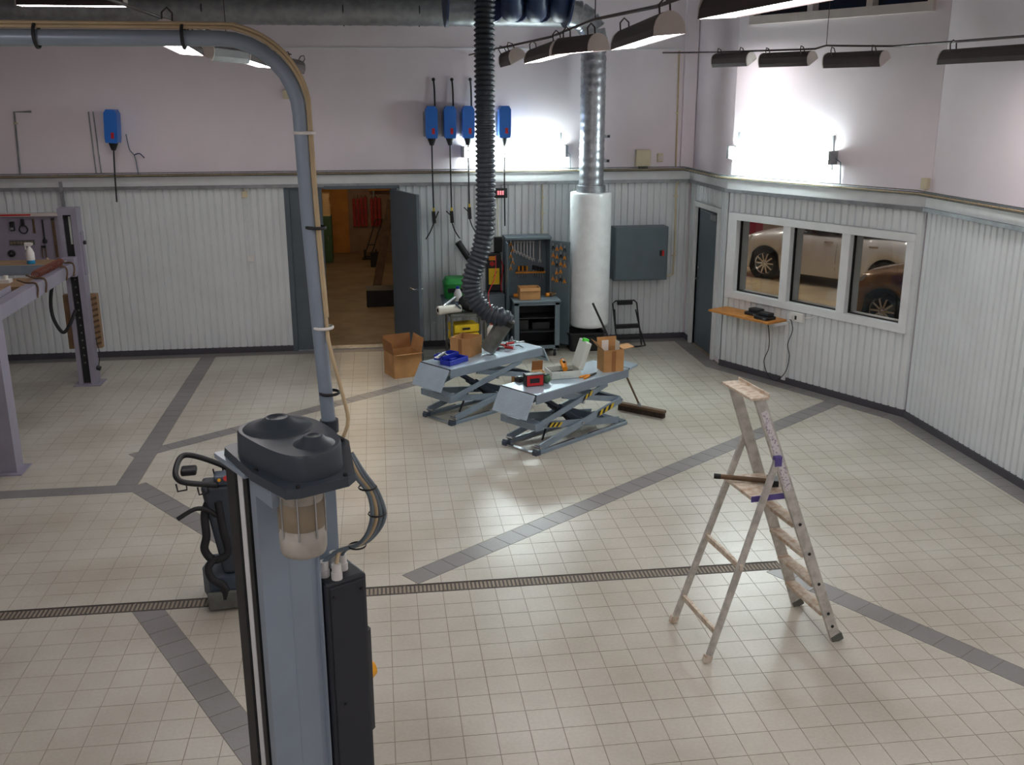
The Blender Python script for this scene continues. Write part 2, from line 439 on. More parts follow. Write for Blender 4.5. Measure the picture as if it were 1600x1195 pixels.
BORD = {'w1': [(XL, 14.42), (4.47, 14.42), (4.67, YB), (XL, YB)],
        'w2': [cA, (C1.x, C1.y), (4.67, YB), (4.47, 14.42)],
        'w3': [cB, (C2.x, C2.y), (C1.x, C1.y), cA],
        'w4': [(5.83, YN), (6.03, YN), (C2.x, C2.y), cB]}
floor = S(MB().prism([(XL, YN), (XR+.05, YN), (XR+.05, C2.y), (C1.x+.06, C1.y), (C1.x+.06, YB+.03), (XL, YB+.03)], -0.12, -0.003).build('floor', 'grout'))
room_poly = [(XL, YN), (XR, YN), (C2.x, C2.y), (C1.x, C1.y), (4.67, YB), (XL, YB)]
GY0, GY1, GX1 = 6.83, 6.975, 3.10
gap = 0.0023
allb = list(B.values())+list(BORD.values())
def expand(poly, e):
    cx = sum(p[0] for p in poly)/len(poly); cy = sum(p[1] for p in poly)/len(poly)
    n = len(poly); lines = []
    for i in range(n):
        a, b = poly[i], poly[(i+1) % n]; L = math.hypot(b[0]-a[0], b[1]-a[1]); nx, ny = (b[1]-a[1])/L, -(b[0]-a[0])/L
        lines.append(((a[0]+nx*e, a[1]+ny*e), (b[0]-a[0], b[1]-a[1])))
    out = []
    for i in range(n):
        (p, d), (q, f_) = lines[i-1], lines[i]
        den = d[0]*f_[1]-d[1]*f_[0]
        if abs(den) < 1e-9: out.append(q); continue
        t = ((q[0]-p[0])*f_[1]-(q[1]-p[1])*f_[0])/den; out.append((p[0]+d[0]*t, p[1]+d[1]*t))
    return out
allbx = [expand(b, gap*2) for b in allb]+[[(XL-1, GY0-gap), (GX1+gap, GY0-gap), (GX1+gap, GY1+gap), (XL-1, GY1+gap)]]
def in_frame(x, y, z=0, m=25):
    d = V((x, y, z))-CAM; zz = d.dot(fw)
    if zz <= 0.1: return False
    u = 800+FPX*d.dot(cR)/zz; v_ = 597.5-FPX*d.dot(cU)/zz
    return -m < u < 1600+m and -m < v_ < 1195+m
def clip_room(poly):
    for a, b in (((XL, YN), (XR, YN)), ((XR, YN), (C2.x, C2.y)), ((C2.x, C2.y), (C1.x, C1.y)), ((4.67, C1.y), (4.67, YB)), ((4.67, YB), (XL, YB)), ((XL, YB), (XL, YN))):
        # the room is not convex at C1..C2; the window wall is handled by its border strip
        if a == (C2.x, C2.y): continue
        if a == (XR, YN): a, b = (XR, YN), (XR, YB)
        if a == (4.67, C1.y): continue
        poly = halfplane(poly, a, b, True)
        if not poly: return []
    return poly
def beyond(x, y):
    if x > 4.47 and y > cA[1]: return True
    return (x-lineW[0])*wn.x+(y-lineW[1])*wn.y > 0 and y > cB[1] and x > 4.47 or x > 5.83
TX0 = -0.021; tiles = []
def rows():
    y = 6.83-gap
    ys = []
    k = 0
    while 6.83-0.2*(k+1) > YN: ys.append((6.83-0.2*(k+1), 6.83-0.2*k)); k += 1
    k = 0
    while 6.975+0.2*k < 14.45: ys.append((6.975+0.2*k, 6.975+0.2*(k+1))); k += 1
    ys.append((6.83, 6.975))
    return ys
for (y0, y1) in rows():
    kx = int(math.floor((XL-TX0)/0.2))
    while TX0+0.2*kx < XR:
        x0 = TX0+0.2*kx; kx += 1
        P = [(x0+gap, y0+gap), (x0+0.2-gap, y0+gap), (x0+0.2-gap, y1-gap), (x0+gap, y1-gap)]
        polys = [P]
        for b in allbx: polys = subtract(polys, b)
        polys = [q for q in polys if not beyond(sum(p[0] for p in q)/len(q), sum(p[1] for p in q)/len(q)) and area(q) > 1e-4]
        if polys:
            cx, cy = x0+0.1, (y0+y1)/2
            tiles.append((polys, cx, cy))
def poly_mesh(mb, polys, cx, cy, dz=0.0, tx=0.0, ty=0.0):
    for q in polys:
        n = len(q); zt_ = [dz+tx*(p[0]-cx)+ty*(p[1]-cy) for p in q]
        vs = [(p[0], p[1], zt_[i]) for i, p in enumerate(q)]+[(p[0], p[1], -0.012) for p in q]
        mb.add(vs, [tuple(range(n))]+[(i, n+i, n+(i+1) % n, (i+1) % n) for i in range(n)])
vis = [t for t in tiles if in_frame(t[1], t[2]) and t[2] > 3]
vis.sort(key=lambda t: (V((t[1], t[2], 0))-CAM).length)
near = set(id(t) for t in vis[:300])
square_me = None
rest = MB()
for t in tiles:
    polys, cx, cy = t
    tx, ty = random.uniform(-.002, .002), random.uniform(-.002, .002)
    if id(t) in near:
        mb = MB(); poly_mesh(mb, [[(p[0]-cx, p[1]-cy) for p in q] for q in polys], 0, 0, 0, tx, ty)
        mb.build('floor_tile', 'tile', floor, loc=(cx, cy, 0))
    else: poly_mesh(rest, polys, cx, cy, 0, tx, ty)
tag(rest.build('floor_tiles_beyond', 'tile', floor), kind='stuff')
# dark band tiles
dark_rest = MB(); prev = []
def lay(poly, p, d, L, wdt, left, minus):
    global dark_rest
    d = V(d).normalized(); n_ = V((-d.y, d.x))*(1 if left else -1); p = V(p); k = 0.0
    while k < L-0.02:
        e = min(k+0.2, L)
        a, b = p+d*(k+gap), p+d*(e-gap)
        q = [a, b, b+n_*wdt, a+n_*wdt]; q = [(z_.x, z_.y) for z_ in q]
        if area(q) < 0: q = q[::-1]
        polys = [q]
        for m_ in minus: polys = subtract(polys, m_)
        polys = [z_ for z_ in polys if area(z_) > 5e-5]
        if polys:
            cx = (a.x+b.x)/2+n_.x*wdt/2; cy = (a.y+b.y)/2+n_.y*wdt/2
            if in_frame(cx, cy):
                mb = MB(); poly_mesh(mb, [[(z_[0]-cx, z_[1]-cy) for z_ in q_] for q_ in polys], 0, 0)
                mb.build('band_tile', 'tile_dark', floor, loc=(cx, cy, 0))
            else: poly_mesh(dark_rest, polys, cx, cy)
        k = e
drain_poly = [(XL-1, GY0-gap), (GX1+gap, GY0-gap), (GX1+gap, GY1+gap), (XL-1, GY1+gap)]
X = lambda k: expand(B[k], gap*2)
bd = [expand(b, gap) for b in BORD.values()]
lay(None, (-2.63, 9.22), (0, 1), 5.2, 0.2, False, [bd[0]])
lay(None, (XL, 9.22), (1, 0), -2.63-XL-gap, 0.2, True, [])
lay(None, (-2.60, 10.17), (0.79, 0.613), 4.9, 0.19, True, [X('b1')])
lay(None, (-2.52, 9.34), (0.602, -0.799), 2.97, 0.20, True, [X('b1'), X('b2'), drain_poly])
lay(None, (-1.90, 6.83), (0.477, -0.879), 9.2, 0.20, True, [drain_poly, [(XL, YN-9), (XR, YN-9), (XR, YN), (XL, YN)]])
lay(None, (0.20, 6.98), A37, 6.72, 0.20, True, [drain_poly, X('b4')]+bd)
lay(None, (3.12, 6.90), (0.508, -0.862), 9.0, 0.20, False, [drain_poly, [(XL, YN-9), (XR+9, YN-9), (XR+9, YN), (XL, YN)], bd[3]])
def lay_border(key, d, a, L):
    # cut the border strip into tiles along its length
    P0 = expand(BORD[key], -0.001); d = V(d).normalized(); n_ = V((-d.y, d.x)); k = 0
    while k < L:
        c0 = V(a)+d*(k+gap); c1 = V(a)+d*(min(k+0.2, L)-gap)
        q = halfplane(P0, (c0.x, c0.y), (c0.x+n_.x, c0.y+n_.y), False)
        if q: q = halfplane(q, (c1.x, c1.y), (c1.x+n_.x, c1.y+n_.y), True)
        if q and area(q) > 1e-4:
            cx = sum(z_[0] for z_ in q)/len(q); cy = sum(z_[1] for z_ in q)/len(q)
            if in_frame(cx, cy):
                mb = MB(); poly_mesh(mb, [[(z_[0]-cx, z_[1]-cy) for z_ in q]], 0, 0)
                mb.build('band_tile', 'tile_dark', floor, loc=(cx, cy, 0))
            else: poly_mesh(dark_rest, [q], cx, cy)
        k += 0.2
lay_border('w1', (1, 0), (XL, 14.42), 4.67-XL)
lay_border('w2', (0, 1), (4.5, cA[1]-0.1), YB-cA[1]+0.1)
lay_border('w3', wd, (cA[0]-wd.x*0.2, cA[1]-wd.y*0.2), WL+0.4)
lay_border('w4', (0, 1), (5.9, YN), C2.y-YN+0.1)
tag(dark_rest.build('band_tiles_beyond', 'tile_dark', floor), kind='stuff')

# ------------------------------------------------------------------ drain channel with slotted grates
dr = T('floor_drain', 'long slotted steel drain channel set into the tiled floor', 'drain', (0, 6.9, 0))
MB().bx(-5.0, GX1, -0.07, 0.075, -0.10, -0.045).build('channel', 'drain_dark', dr)
fr = MB(); fr.bx(-5.0, GX1, -0.07, -0.062, -0.045, 0.001); fr.bx(-5.0, GX1, 0.067, 0.075, -0.045, 0.001); fr.bx(GX1-.006, GX1, -0.07, 0.075, -0.045, 0.001)
fr.build('frame', 'drain', dr)
gm = MB(); GL = 0.5
for k in range(16): gm.bx(k*GL/16+0.005, k*GL/16+0.0185, -0.061, 0.066, -0.02, -0.001)
gm.bx(0.004, GL-0.004, -0.061, -0.050, -0.02, -0.001); gm.bx(0.004, GL-0.004, 0.055, 0.066, -0.02, -0.001)
g0 = gm.build('grate', 'drain', dr, loc=(GX1-0.006-GL, 0, 0))
for k in range(1, 16):
    c = g0.copy(); col.objects.link(c); c.location.x = GX1-0.006-GL*(k+1)

# ------------------------------------------------------------------ back wall double door
dn = S(MB().bx(DX0-0.07, DX0, YB-0.012, YB+0.2, 0, DZ+0.05).bx(DX1, DX1+0.07, YB-0.012, YB+0.2, 0, DZ+0.05).bx(DX0, DX1, YB-0.012, YB+0.2, DZ, DZ+0.05).build('door_1', 'door_grey'), 'dark grey double door with one leaf standing open to a storeroom')
MB().bx(DX0, -0.80, YB+0.02, YB+0.065, 0.01, DZ).build('fixed_leaf', 'door_grey', dn, bevel=0.004)
MB().bx(-0.83, -0.79, YB+0.005, YB+0.08, 0.01, DZ).build('meeting_strip', 'door_grey', dn)
MB().bx(DX0, DX1, YB-0.01, YB+0.2, 0.0, 0.012).build('threshold', 'galv', dn)
lf = MB(); lw = 1.0; LA = math.atan2(13.60-YB, 0.585-0.215)
leaf = lf.bx(0, lw, -0.045, 0.0, 0.012, DZ-0.01).build('open_leaf', 'door_grey', dn, bevel=0.004, loc=(DX1+0.005, YB-0.02, 0), rz=LA)
hm = MB(); hm.cyl((lw-0.07, 0.0, 1.05), (lw-0.07, 0.05, 1.05), 0.012); hm.cyl((lw-0.07, 0.045, 1.05), (lw-0.19, 0.045, 1.05), 0.010)
hm.bx(lw-0.095, lw-0.045, -0.002, 0.006, 0.94, 1.16); hm.cyl((lw-0.07, -0.045, 1.05), (lw-0.07, -0.10, 1.05), 0.012); hm.cyl((lw-0.07, -0.095, 1.05), (lw-0.19, -0.095, 1.05), 0.010)
hm.build('door_handle', 'steel', leaf)
S(MB().bx(-0.75, DX1+.1, YB-0.06, YB-0.013, DZ+0.0, DZ+0.045).build('trim_5', 'door_grey'))

# grey single door in the side wall
d2 = S(MB().bx(4.655, 4.80, DY0-0.07, DY0, 0, DZ2+0.07).bx(4.655, 4.80, DY1, DY1+0.07, 0, DZ2+0.07).bx(4.655, 4.80, DY0, DY1, DZ2, DZ2+0.07).build('door_2', 'trim_white'), 'grey single door in a white frame beside the window')
lf2 = MB().bx(4.73, 4.775, DY0, DY1, 0.01, DZ2).build('leaf', 'door_grey', d2)
hm = MB(); hm.cyl((4.73, DY1-0.09, 1.02), (4.67, DY1-0.09, 1.02), 0.011); hm.cyl((4.675, DY1-0.09, 1.02), (4.675, DY1-0.2, 1.02), 0.010); hm.cyl((4.73, DY1-0.09, 1.18), (4.715, DY1-0.09, 1.18), 0.025)
hm.build('door_handle', 'steel', lf2)
cl = MB().bx(4.68, 4.73, DY0+0.12, DY0+0.36, DZ2-0.13, DZ2-0.06); cl.bar((4.70, DY0+0.3, DZ2-0.05), (4.70, DY1-0.15, DZ2-0.04), 0.02, 0.012); cl.build('door_closer', 'galv_dull', lf2)

# three-pane window in the window wall
WM = Matrix.Translation((C1.x, C1.y, 0)) @ Matrix.Rotation(WANG, 4, 'Z')   # x along wall, +y out of or into the room
INY = -1 if (Matrix.Rotation(WANG, 3, 'Z') @ V((0, 1, 0))).dot(V((wn.x, wn.y, 0))) > 0 else 1
win = bpy.data.objects.new('window_1', None); col.objects.link(win); win.matrix_world = WM; S(win, 'long three-pane white window looking into the showroom')
def wy_(a, b): return (min(a*INY, b*INY), max(a*INY, b*INY))     # a,b measured into the room
def wbox(mb, s0, s1, a, b, z0, z1): y0, y1 = wy_(a, b); mb.bx(s0, s1, y0, y1, z0, z1)
fm = MB()
for (s0, s1, z0, z1) in ((0.05, WL-0.08, 2.045, 2.14), (0.05, WL-0.08, 0.99, 1.085), (0.05, 0.20, 1.085, 2.045), (WL-0.18, WL-0.08, 1.085, 2.045)):
    wbox(fm, s0, s1, -0.24, 0.03, z0, z1)
fm.build('window_frame', 'trim_white', win, bevel=0.004)
panes = ((0.20, 0.98), (1.10, 1.87), (1.99, WL-0.18))
for (s0, s1) in ((0.98, 1.10), (1.87, 1.99)):
    m_ = MB(); wbox(m_, s0, s1, -0.24, 0.022, 1.085, 2.045); m_.build('mullion', 'trim_white', win, bevel=0.004)
for (s0, s1) in panes:
    m_ = MB(); wbox(m_, s0, s1, -0.10, -0.094, 1.085, 2.045); m_.build('glass_pane', 'glass', win)
    m_ = MB(); wbox(m_, s0, s0+0.012, -0.094, -0.055, 1.085, 2.045); wbox(m_, s1-0.012, s1, -0.094, -0.055, 1.085, 2.045); wbox(m_, s0, s1, -0.094, -0.055, 1.085, 1.097); wbox(m_, s0, s1, -0.094, -0.055, 2.033, 2.045)
    m_.build('glazing_bead', 'black', win)
# high window above
win2 = bpy.data.objects.new('window_2', None); col.objects.link(win2); win2.matrix_world = WM; S(win2, 'high dark window near the ceiling above the lamp row')
fm = MB()
for (s0, s1, z0, z1) in ((0.2, 2.75, 4.50, 4.60), (0.2, 2.75, 5.27, 5.36), (0.2, 0.27, 4.6, 5.27), (2.68, 2.75, 4.6, 5.27)): wbox(fm, s0, s1, -0.16, 0.02, z0, z1)
fm.build('window_frame', 'lamp_cap', win2)
for (s0, s1) in ((0.27, 1.08), (1.16, 1.90), (1.98, 2.68)):
    m_ = MB(); wbox(m_, s0, s1, -0.12, -0.11, 4.6, 5.27); m_.build('glass_pane', 'win_dark', win2)
for (s0, s1) in ((1.08, 1.16), (1.90, 1.98)):
    m_ = MB(); wbox(m_, s0, s1, -0.16, 0.0, 4.6, 5.27); m_.build('mullion', 'lamp_cap', win2)

# ------------------------------------------------------------------ rooms beyond
S(MB().prism([(4.87, 14.9), (4.75, 13.0), (6.25, 10.2), (6.25, 8.0), (16, 8.0), (16, 27), (4.87, 27)], -0.12, -0.004).build('floor_showroom', 'show_floor'))
S(MB().bx(4.87, 16, 27, 27.2, 0, 3.4).build('wall_showroom_far', 'show_wall'))
S(MB().bx(16, 16.2, 8, 27.2, 0, 3.4).build('wall_showroom_right', 'show_wall'))
S(MB().bx(4.75, 4.87, 14.84, 27.2, 0, 3.4).build('wall_showroom_left', 'show_wall'))
S(MB().bx(6.25, 16.2, 7.8, 8.0, 0, 3.4).build('wall_showroom_near', 'show_wall'))
S(MB().prism([(4.87, 14.84), (4.84, 13.1), (6.3, 10.4), (6.25, 7.8), (16.2, 7.8), (16.2, 27.2), (4.87, 27.2)], 3.4, 3.5).build('ceiling_showroom', 'white_wall'))
for i, (x, y, lb) in enumerate(((7.6, 20.2, 'added unseen showroom ceiling panel over the bonnet of the white car'), (9.0, 16.2, 'added unseen showroom ceiling panel over the bonnet of the bronze car'), (7.2, 24.0, 'added unseen showroom ceiling panel by the far showroom wall'))):  # unseen panels added to light the showroom
    t = T('added_panel_light', lb, 'ceiling light', (x, y, 3.4), 0, 'added showroom ceiling lights')
    MB().bx(-0.32, 0.32, -0.32, 0.32, -0.03, 0).build('frame', 'trim_white', t)
    MB().bx(-0.28, 0.28, -0.28, 0.28, -0.036, -0.03).build('diffuser', 'show_light', t)
rb = T('banner_stand', 'dark red upright banner stand behind the white hatchback', 'banner', (9.35, 24.4, 0))
MB().bx(-0.45, 0.45, -0.15, 0.15, 0, 0.06).build('base', 'black', rb); MB().bx(-0.42, 0.42, -0.012, 0.0, 0.06, 2.0).build('panel', 'magenta', rb)
MB().cyl((0, 0.03, 0.05), (0, 0.03, 2.0), 0.012).build('pole', 'galv', rb)
# storeroom
S(MB().bx(-2.6, 2.4, YB+0.22, 24.6, -0.12, -0.004).build('floor_storeroom', 'concrete'))
S(MB().bx(-2.6, 2.4, 24.4, 24.6, 0, 2.8).build('wall_storeroom_far', 'store_wall'))
S(MB().bx(-2.8, -2.6, YB+.22, 24.6, 0, 2.8).build('wall_storeroom_left', 'store_wall'))
S(MB().bx(2.4, 2.6, YB+.22, 24.6, 0, 2.8).build('wall_storeroom_right', 'store_wall'))
S(MB().bx(-2.8, 2.6, YB+.22, 24.6, 2.8, 2.9).build('ceiling_storeroom', 'store_wall'))
for y in (17.0, 21.5):  # unseen battens added to light the storeroom
    t = T('added_batten_light', 'added unseen warm batten light on the storeroom ceiling '+('near the doorway' if y < 20 else 'near the red packets'), 'ceiling light', (-0.6, y, 2.8), 0, 'added storeroom lights')
    MB().bx(-0.5, 0.5, -0.04, 0.04, -0.03, 0).build('body', 'trim_white', t); MB().cyl((-0.48, 0, -0.045), (0.48, 0, -0.045), 0.014).build('tube', 'store_light', t)
tag(MB().bx(-1.9, -0.70, 24.35, 24.385, 0.0, 2.3).build('plywood_panel', 'plywood'), 'tall plywood panel fixed to the storeroom far wall', 'panel')
gc = T('storage_cabinet', 'narrow green metal cabinet in the storeroom', 'cabinet', (-1.22, 23.2, 0))
MB().bx(-0.35, 0.16, -0.3, 0.3, 0, 1.05).build('body', 'green_cab', gc, bevel=0.01); MB().bx(-0.33, 0.14, -0.312, -0.3, 0.04, 1.02).build('door', 'green_cab', gc); MB().bx(0.07, 0.09, -0.325, -0.31, 0.5, 0.62).build('handle', 'steel', gc)
zz = 1.05
for k in range(11):
    h = 0.045 if k else 0.05
    if k in (1, 5): zz += 0.0
    o = MB().bx(-0.14, 0.14, -0.2, 0.2, 0, h-0.004).build('flat_box', 'paper', loc=(-1.22+random.uniform(-.012, .012), 23.15, zz)); zz += h
    tag(o, 'flat pale carton, '+('lowest' if k == 0 else 'topmost' if k == 10 else 'one from the middle')+' of the stack on the green cabinet', 'box', 'flat cartons on the green cabinet')
for k in range(7):
    x = (-0.56, -0.47, -0.38, -0.29, -0.14, -0.05, 0.04)[k]
    t = T('red_packet', 'long red packet hanging on the storeroom far wall', 'packet', (x, 24.33, 0.64), 0, 'red packets on the far wall')
    MB().bx(-0.035, 0.035, -0.03, 0.03, 0, 0.68+random.uniform(-.03, .02)).build('sleeve', 'red_pack', t, bevel=0.008)
    MB().tube([(0, 0, 0.66), (0, 0, 0.73), (0, 0.07, 0.74)], 0.006, 6).build('hook', 'steel', t)
for k, x in enumerate((0.0, 0.16)):
    o = MB().bx(-0.06, 0.06, -0.05, 0.05, 0, 0.12).build('red_carton', 'red', loc=(x, 24.28, 1.55)); tag(o, 'small red carton high on a storeroom shelf', 'carton', 'red cartons on the shelf')
sh = T('wall_shelf', 'thin shelf high on the storeroom far wall', 'shelf', (0.2, 24.28, 1.5)); MB().bx(-0.4, 0.5, -0.12, 0.12, 0, 0.03).build('board', 'plywood', sh); MB().bx(-0.3, -0.27, 0.0, 0.12, -0.15, 0).build('bracket', 'galv', sh)
t = T('hand_truck', 'black tubular hand truck leaning in the storeroom', 'hand truck', (0.0, 23.6, 0))
m_ = MB(); m_.tube([(-0.35, -0.2, 0.05), (-0.05, 0.3, 0.85)], 0.014, 6); m_.tube([(-0.2, -0.25, 0.05), (0.1, 0.25, 0.85)], 0.014, 6); m_.tube([(-0.05, 0.3, 0.85), (0.1, 0.25, 0.85)], 0.014, 6); m_.tube([(-0.35, -0.2, 0.05), (-0.2, -0.25, 0.05)], 0.014, 6); m_.tube([(-0.27, -0.05, 0.3), (-0.1, -0.1, 0.3)], 0.012, 6)
m_.build('frame', 'black', t); MB().bx(-0.4, -0.1, -0.42, -0.2, 0.0, 0.02).build('toe_plate', 'black', t)
for x in (-0.36, -0.1): MB().cyl((x, -0.12, 0.1), (x+0.04, -0.12, 0.1), 0.1).build('wheel', 'rubber', t)
t = T('leaning_board', 'long brown board leaning against the storeroom shelving', 'board', (0.0, 19.0, 0))
MB().bar((-0.1, 0, 0.0), (0.27, 0.25, 1.75), 0.16, 0.05, (0, 1, 0)).build('plank', 'wood_dark', t)
t = T('shelf_rack', 'timber shelf rack just inside the storeroom doorway', 'rack', (0.62, 18.2, 0))
for (x, y) in ((-0.28, -0.9), (0.28, -0.9), (-0.28, 0.9), (0.28, 0.9)): MB().bx(x-0.03, x+0.03, y-0.04, y+0.04, 0, 2.25).build('upright', 'plywood', t)
for z in (0.55, 1.1, 1.65, 2.2): MB().bx(-0.28, 0.28, -0.9, 0.9, z, z+0.03).build('shelf_board', 'wood_dark', t)
for k, (x, y, z, sx, sz, m_) in enumerate(((-0.02, -0.6, 0.58, 0.3, 0.3, 'black'), (0.0, -0.1, 1.13, 0.3, 0.25, 'lift_dark'), (0.0, -0.62, 1.13, 0.28, 0.3, 'black'), (0.0, -0.5, 1.68, 0.3, 0.28, 'wood_dark'))):
    o = MB().bx(-sx/2, sx/2, -0.2, 0.2, 0, sz).build('storage_bin', m_, loc=(0.62+x, 18.2+y, z), bevel=0.01)
    tag(o, ('black bin on the lowest shelf of the timber rack', 'grey-blue bin on the middle shelf of the timber rack', 'black bin on the middle shelf of the timber rack', 'brown bin on the upper shelf of the timber rack')[k], 'bin', 'bins on the timber rack')
o = MB().bx(-0.28, 0.28, -0.25, 0.25, 0, 0.30).build('dark_crate', 'black', loc=(0.02, 17.95, 0), bevel=0.01); tag(o, 'dark flat-fronted crate on the storeroom floor beside the rack', 'crate')
o = MB().bx(-0.12, 0.12, -0.08, 0.08, 0, 0.32).build('upright_carton', 'black', loc=(-0.08, 22.2, 0)); tag(o, 'small dark upright carton on the storeroom floor by the hand truck', 'carton')

# ------------------------------------------------------------------ suspended trough lamps
def trough(far, near_, zb, tilt, label, group, wid=0.18, lit=True, hgt=0.12, wires=False):
    far = V(far); near_ = V(near_); d = near_-far; L = d.length; c = (far+near_)/2
    t = T('trough_lamp', label, 'lamp', (c.x, c.y, zb), math.atan2(d.y, d.x), group)
    t.rotation_euler = (tilt, 0, math.atan2(d.y, d.x)); h = wid/2
    sec = [(-h, 0), (-h*0.92, hgt*0.35), (-h*0.62, hgt*0.8), (-h*0.35, hgt), (h*0.35, hgt), (h*0.62, hgt*0.8), (h*0.92, hgt*0.35), (h, 0)]
    m_ = MB(); n = len(sec)
    vs = [(x, y, z) for x in (-L/2, L/2) for y, z in sec]
    m_.add(vs, [(i, i+1, n+i+1, n+i) for i in range(n-1)])
    o = m_.build('reflector', 'lamp_brown', t); so = o.modifiers.new('th', 'SOLIDIFY'); so.thickness = 0.004; so.offset = 0
    for sx in (-1, 1):
        m_ = MB(); x0 = sx*L/2; x1 = x0+sx*0.012
        arc = [(h*math.cos(PI*i/10), (hgt*1.06)*math.sin(PI*i/10)**0.8) for i in range(11)]
        vs = [(x0, y, z) for y, z in arc]+[(x1, y, z) for y, z in arc]; k = 11
        m_.add(vs, [tuple(range(k)), tuple(range(k, 2*k))[::-1]]+[(i, (i+1) % k, k+(i+1) % k, k+i) for i in range(k)])
        m_.build('end_cap', 'lamp_cap', t)
    MB().bx(-L/2+0.004, L/2-0.004, -h+0.006, h-0.006, 0.004, 0.010).build('diffuser', 'lamp_light' if lit else 'lamp_cap', t)
    for sx in (-1, 1):
        m_ = MB(); x = sx*(L/2-0.1); m_.tube([(x, -0.03, hgt-0.01), (x, -0.03, hgt+0.05), (x, 0.0, hgt+0.08), (x, 0.03, hgt+0.05), (x, 0.03, hgt-0.01)], 0.006, 6)
        m_.build('hanger', 'lamp_brown', t)
        if wires: MB().tube([(x, 0, hgt+0.07), (x, 0, ZC-zb+0.004)], 0.004, 5).build('suspension_wire', 'lamp_brown', t)
    return t
ZL = 3.95
g1 = 'lamps hung in the row beside the hose drum'
trough((1.47, 11.25), (1.46, 10.32), 3.98, 0.5, 'unlit-looking trough lamp at the wall end of the row by the hose drum', g1, lit=False)
trough((1.57, 10.1), (1.52, 8.35), ZL, 0.10, 'lit trough lamp next along from the wall end of the row by the hose drum', g1)
trough((1.50, 8.15), (1.66, 7.55), ZL, 0.06, 'short lit trough lamp turned askew in the row by the hose drum', g1, lit=True)
trough((1.77, 7.22), (1.63, 5.60), ZL, 0.08, 'long lit trough lamp ahead of the silver duct', g1)
trough((1.50, 4.42), (1.62, 2.85), ZL, 0.05, 'lit trough lamp hanging in front of the high dark window', g1)
g2 = 'lamps hung along the window wall'
def wrow(s, o): p = at(s, o); return (p[0], p[1])
g2l = ('short lit trough lamp tilted at the wall beside the corner return', 'unlit trough lamp tilted at the wall above the wall tube light', 'unlit trough lamp tilted at the wall under the high dark window', 'long lit trough lamp hanging out from the corrugated right wall')
for i, (s0, s1, z_, tl, lt) in enumerate(((0.22, 0.78, 4.02, 0.5, True), (0.98, 1.68, 4.0, 0.5, False), (1.90, 2.62, 3.97, 0.5, False), (2.98, 3.95, 3.95, 0.12, True))):
    if i < 3: trough(wrow(s0, -0.58), wrow(s1, -0.58), z_, tl, g2l[i], g2, lit=lt)
    else: trough((5.12, 8.75), (5.22, 7.55), 3.905, 0.1, g2l[i], g2, lit=lt)
g3 = 'lamps hung in the row over the lift with the motor'
trough((-1.41, 8.51), (-1.22, 6.50), ZL, -0.06, 'large lit trough lamp below the grey conduit tube', g3)
trough((-1.16, 9.45), (-1.36, 8.75), ZL+.01, -0.55, 'short trough lamp with its dark back showing beside the large lit one', g3, lit=False)
trough((-1.19, 11.9), (-1.17, 9.60), ZL, -0.06, 'lit trough lamp between two dark-backed lamps under the conduit bend', g3)
trough((-0.93, 13.3), (-1.06, 12.1), ZL+.01, -0.55, 'dark-backed trough lamp at the wall end behind the conduit bend', g3, lit=False)
trough((-3.75, 12.0), (-2.65, 12.0), 4.585, 0.0, 'trough lamp hung high under the ceiling before the long duct', g3, wid=0.2, wires=True)
for i, (x, y) in enumerate(((1.6, 0.6), (-1.4, 2.2), (-1.4, 0.2), (-5.0, 1.6), (5.0, 5.2), (4.9, 3.0), (4.9, 0.8))):  # unseen lamps added to brighten the near hall and the right wall
    trough((x, y+0.8), (x, y-0.8), ZL, 0.0, 'added unseen trough lamp hung over the near half of the hall', 'added lamps over the near half of the hall')
def rail(name, label, pts, drops):
    p0 = V(pts[0]); t = T(name, label, 'rail', p0)
    MB().tube([V(p)-p0 for p in pts], 0.011, 6).build('rail_bar', 'lamp_brown', t)
    for q in drops: MB().tube([V(q)-p0, V((q[0], q[1], ZC))-p0], 0.004, 5).build('suspension_wire', 'lamp_brown', t)
rail('lamp_rail', 'thin dark lamp rail carrying the row by the hose drum', [(1.36, YB, 4.20), (1.37, 11.5, 4.14), (1.56, 9.0, 4.13), (1.60, 7.4, 4.16), (1.66, 6.0, 4.13), (1.55, 3.5, 4.12), (1.6, -0.6, 4.12)], [(1.60, 7.4, 4.16), (1.6, 2.0, 4.12)])
rail('lamp_rail', 'thin dark lamp rail carrying the row along the window wall', [(C1.x-.5, YB, 4.24)]+[(wrow(s, -0.58)[0], wrow(s, -0.58)[1], z_) for s, z_ in ((0.1, 4.16), (1.7, 4.14), (1.85, 4.17), (2.7, 4.13))]+[(5.12, 8.75, 4.09), (5.25, 7.3, 4.085), (5.3, 2.0, 4.09)], [(wrow(1.85, -0.58)[0], wrow(1.85, -0.58)[1], 4.17)])
rail('lamp_rail', 'thin dark lamp rail carrying the row over the lift with the motor', [(-1.1, YB, 4.2), (-1.1, 12.0, 4.13), (-1.2, 9.0, 4.13), (-1.33, 7.5, 4.12), (-1.4, 0.0, 4.12)], [(-1.2, 9.0, 4.13), (-1.4, 3, 4.12)])

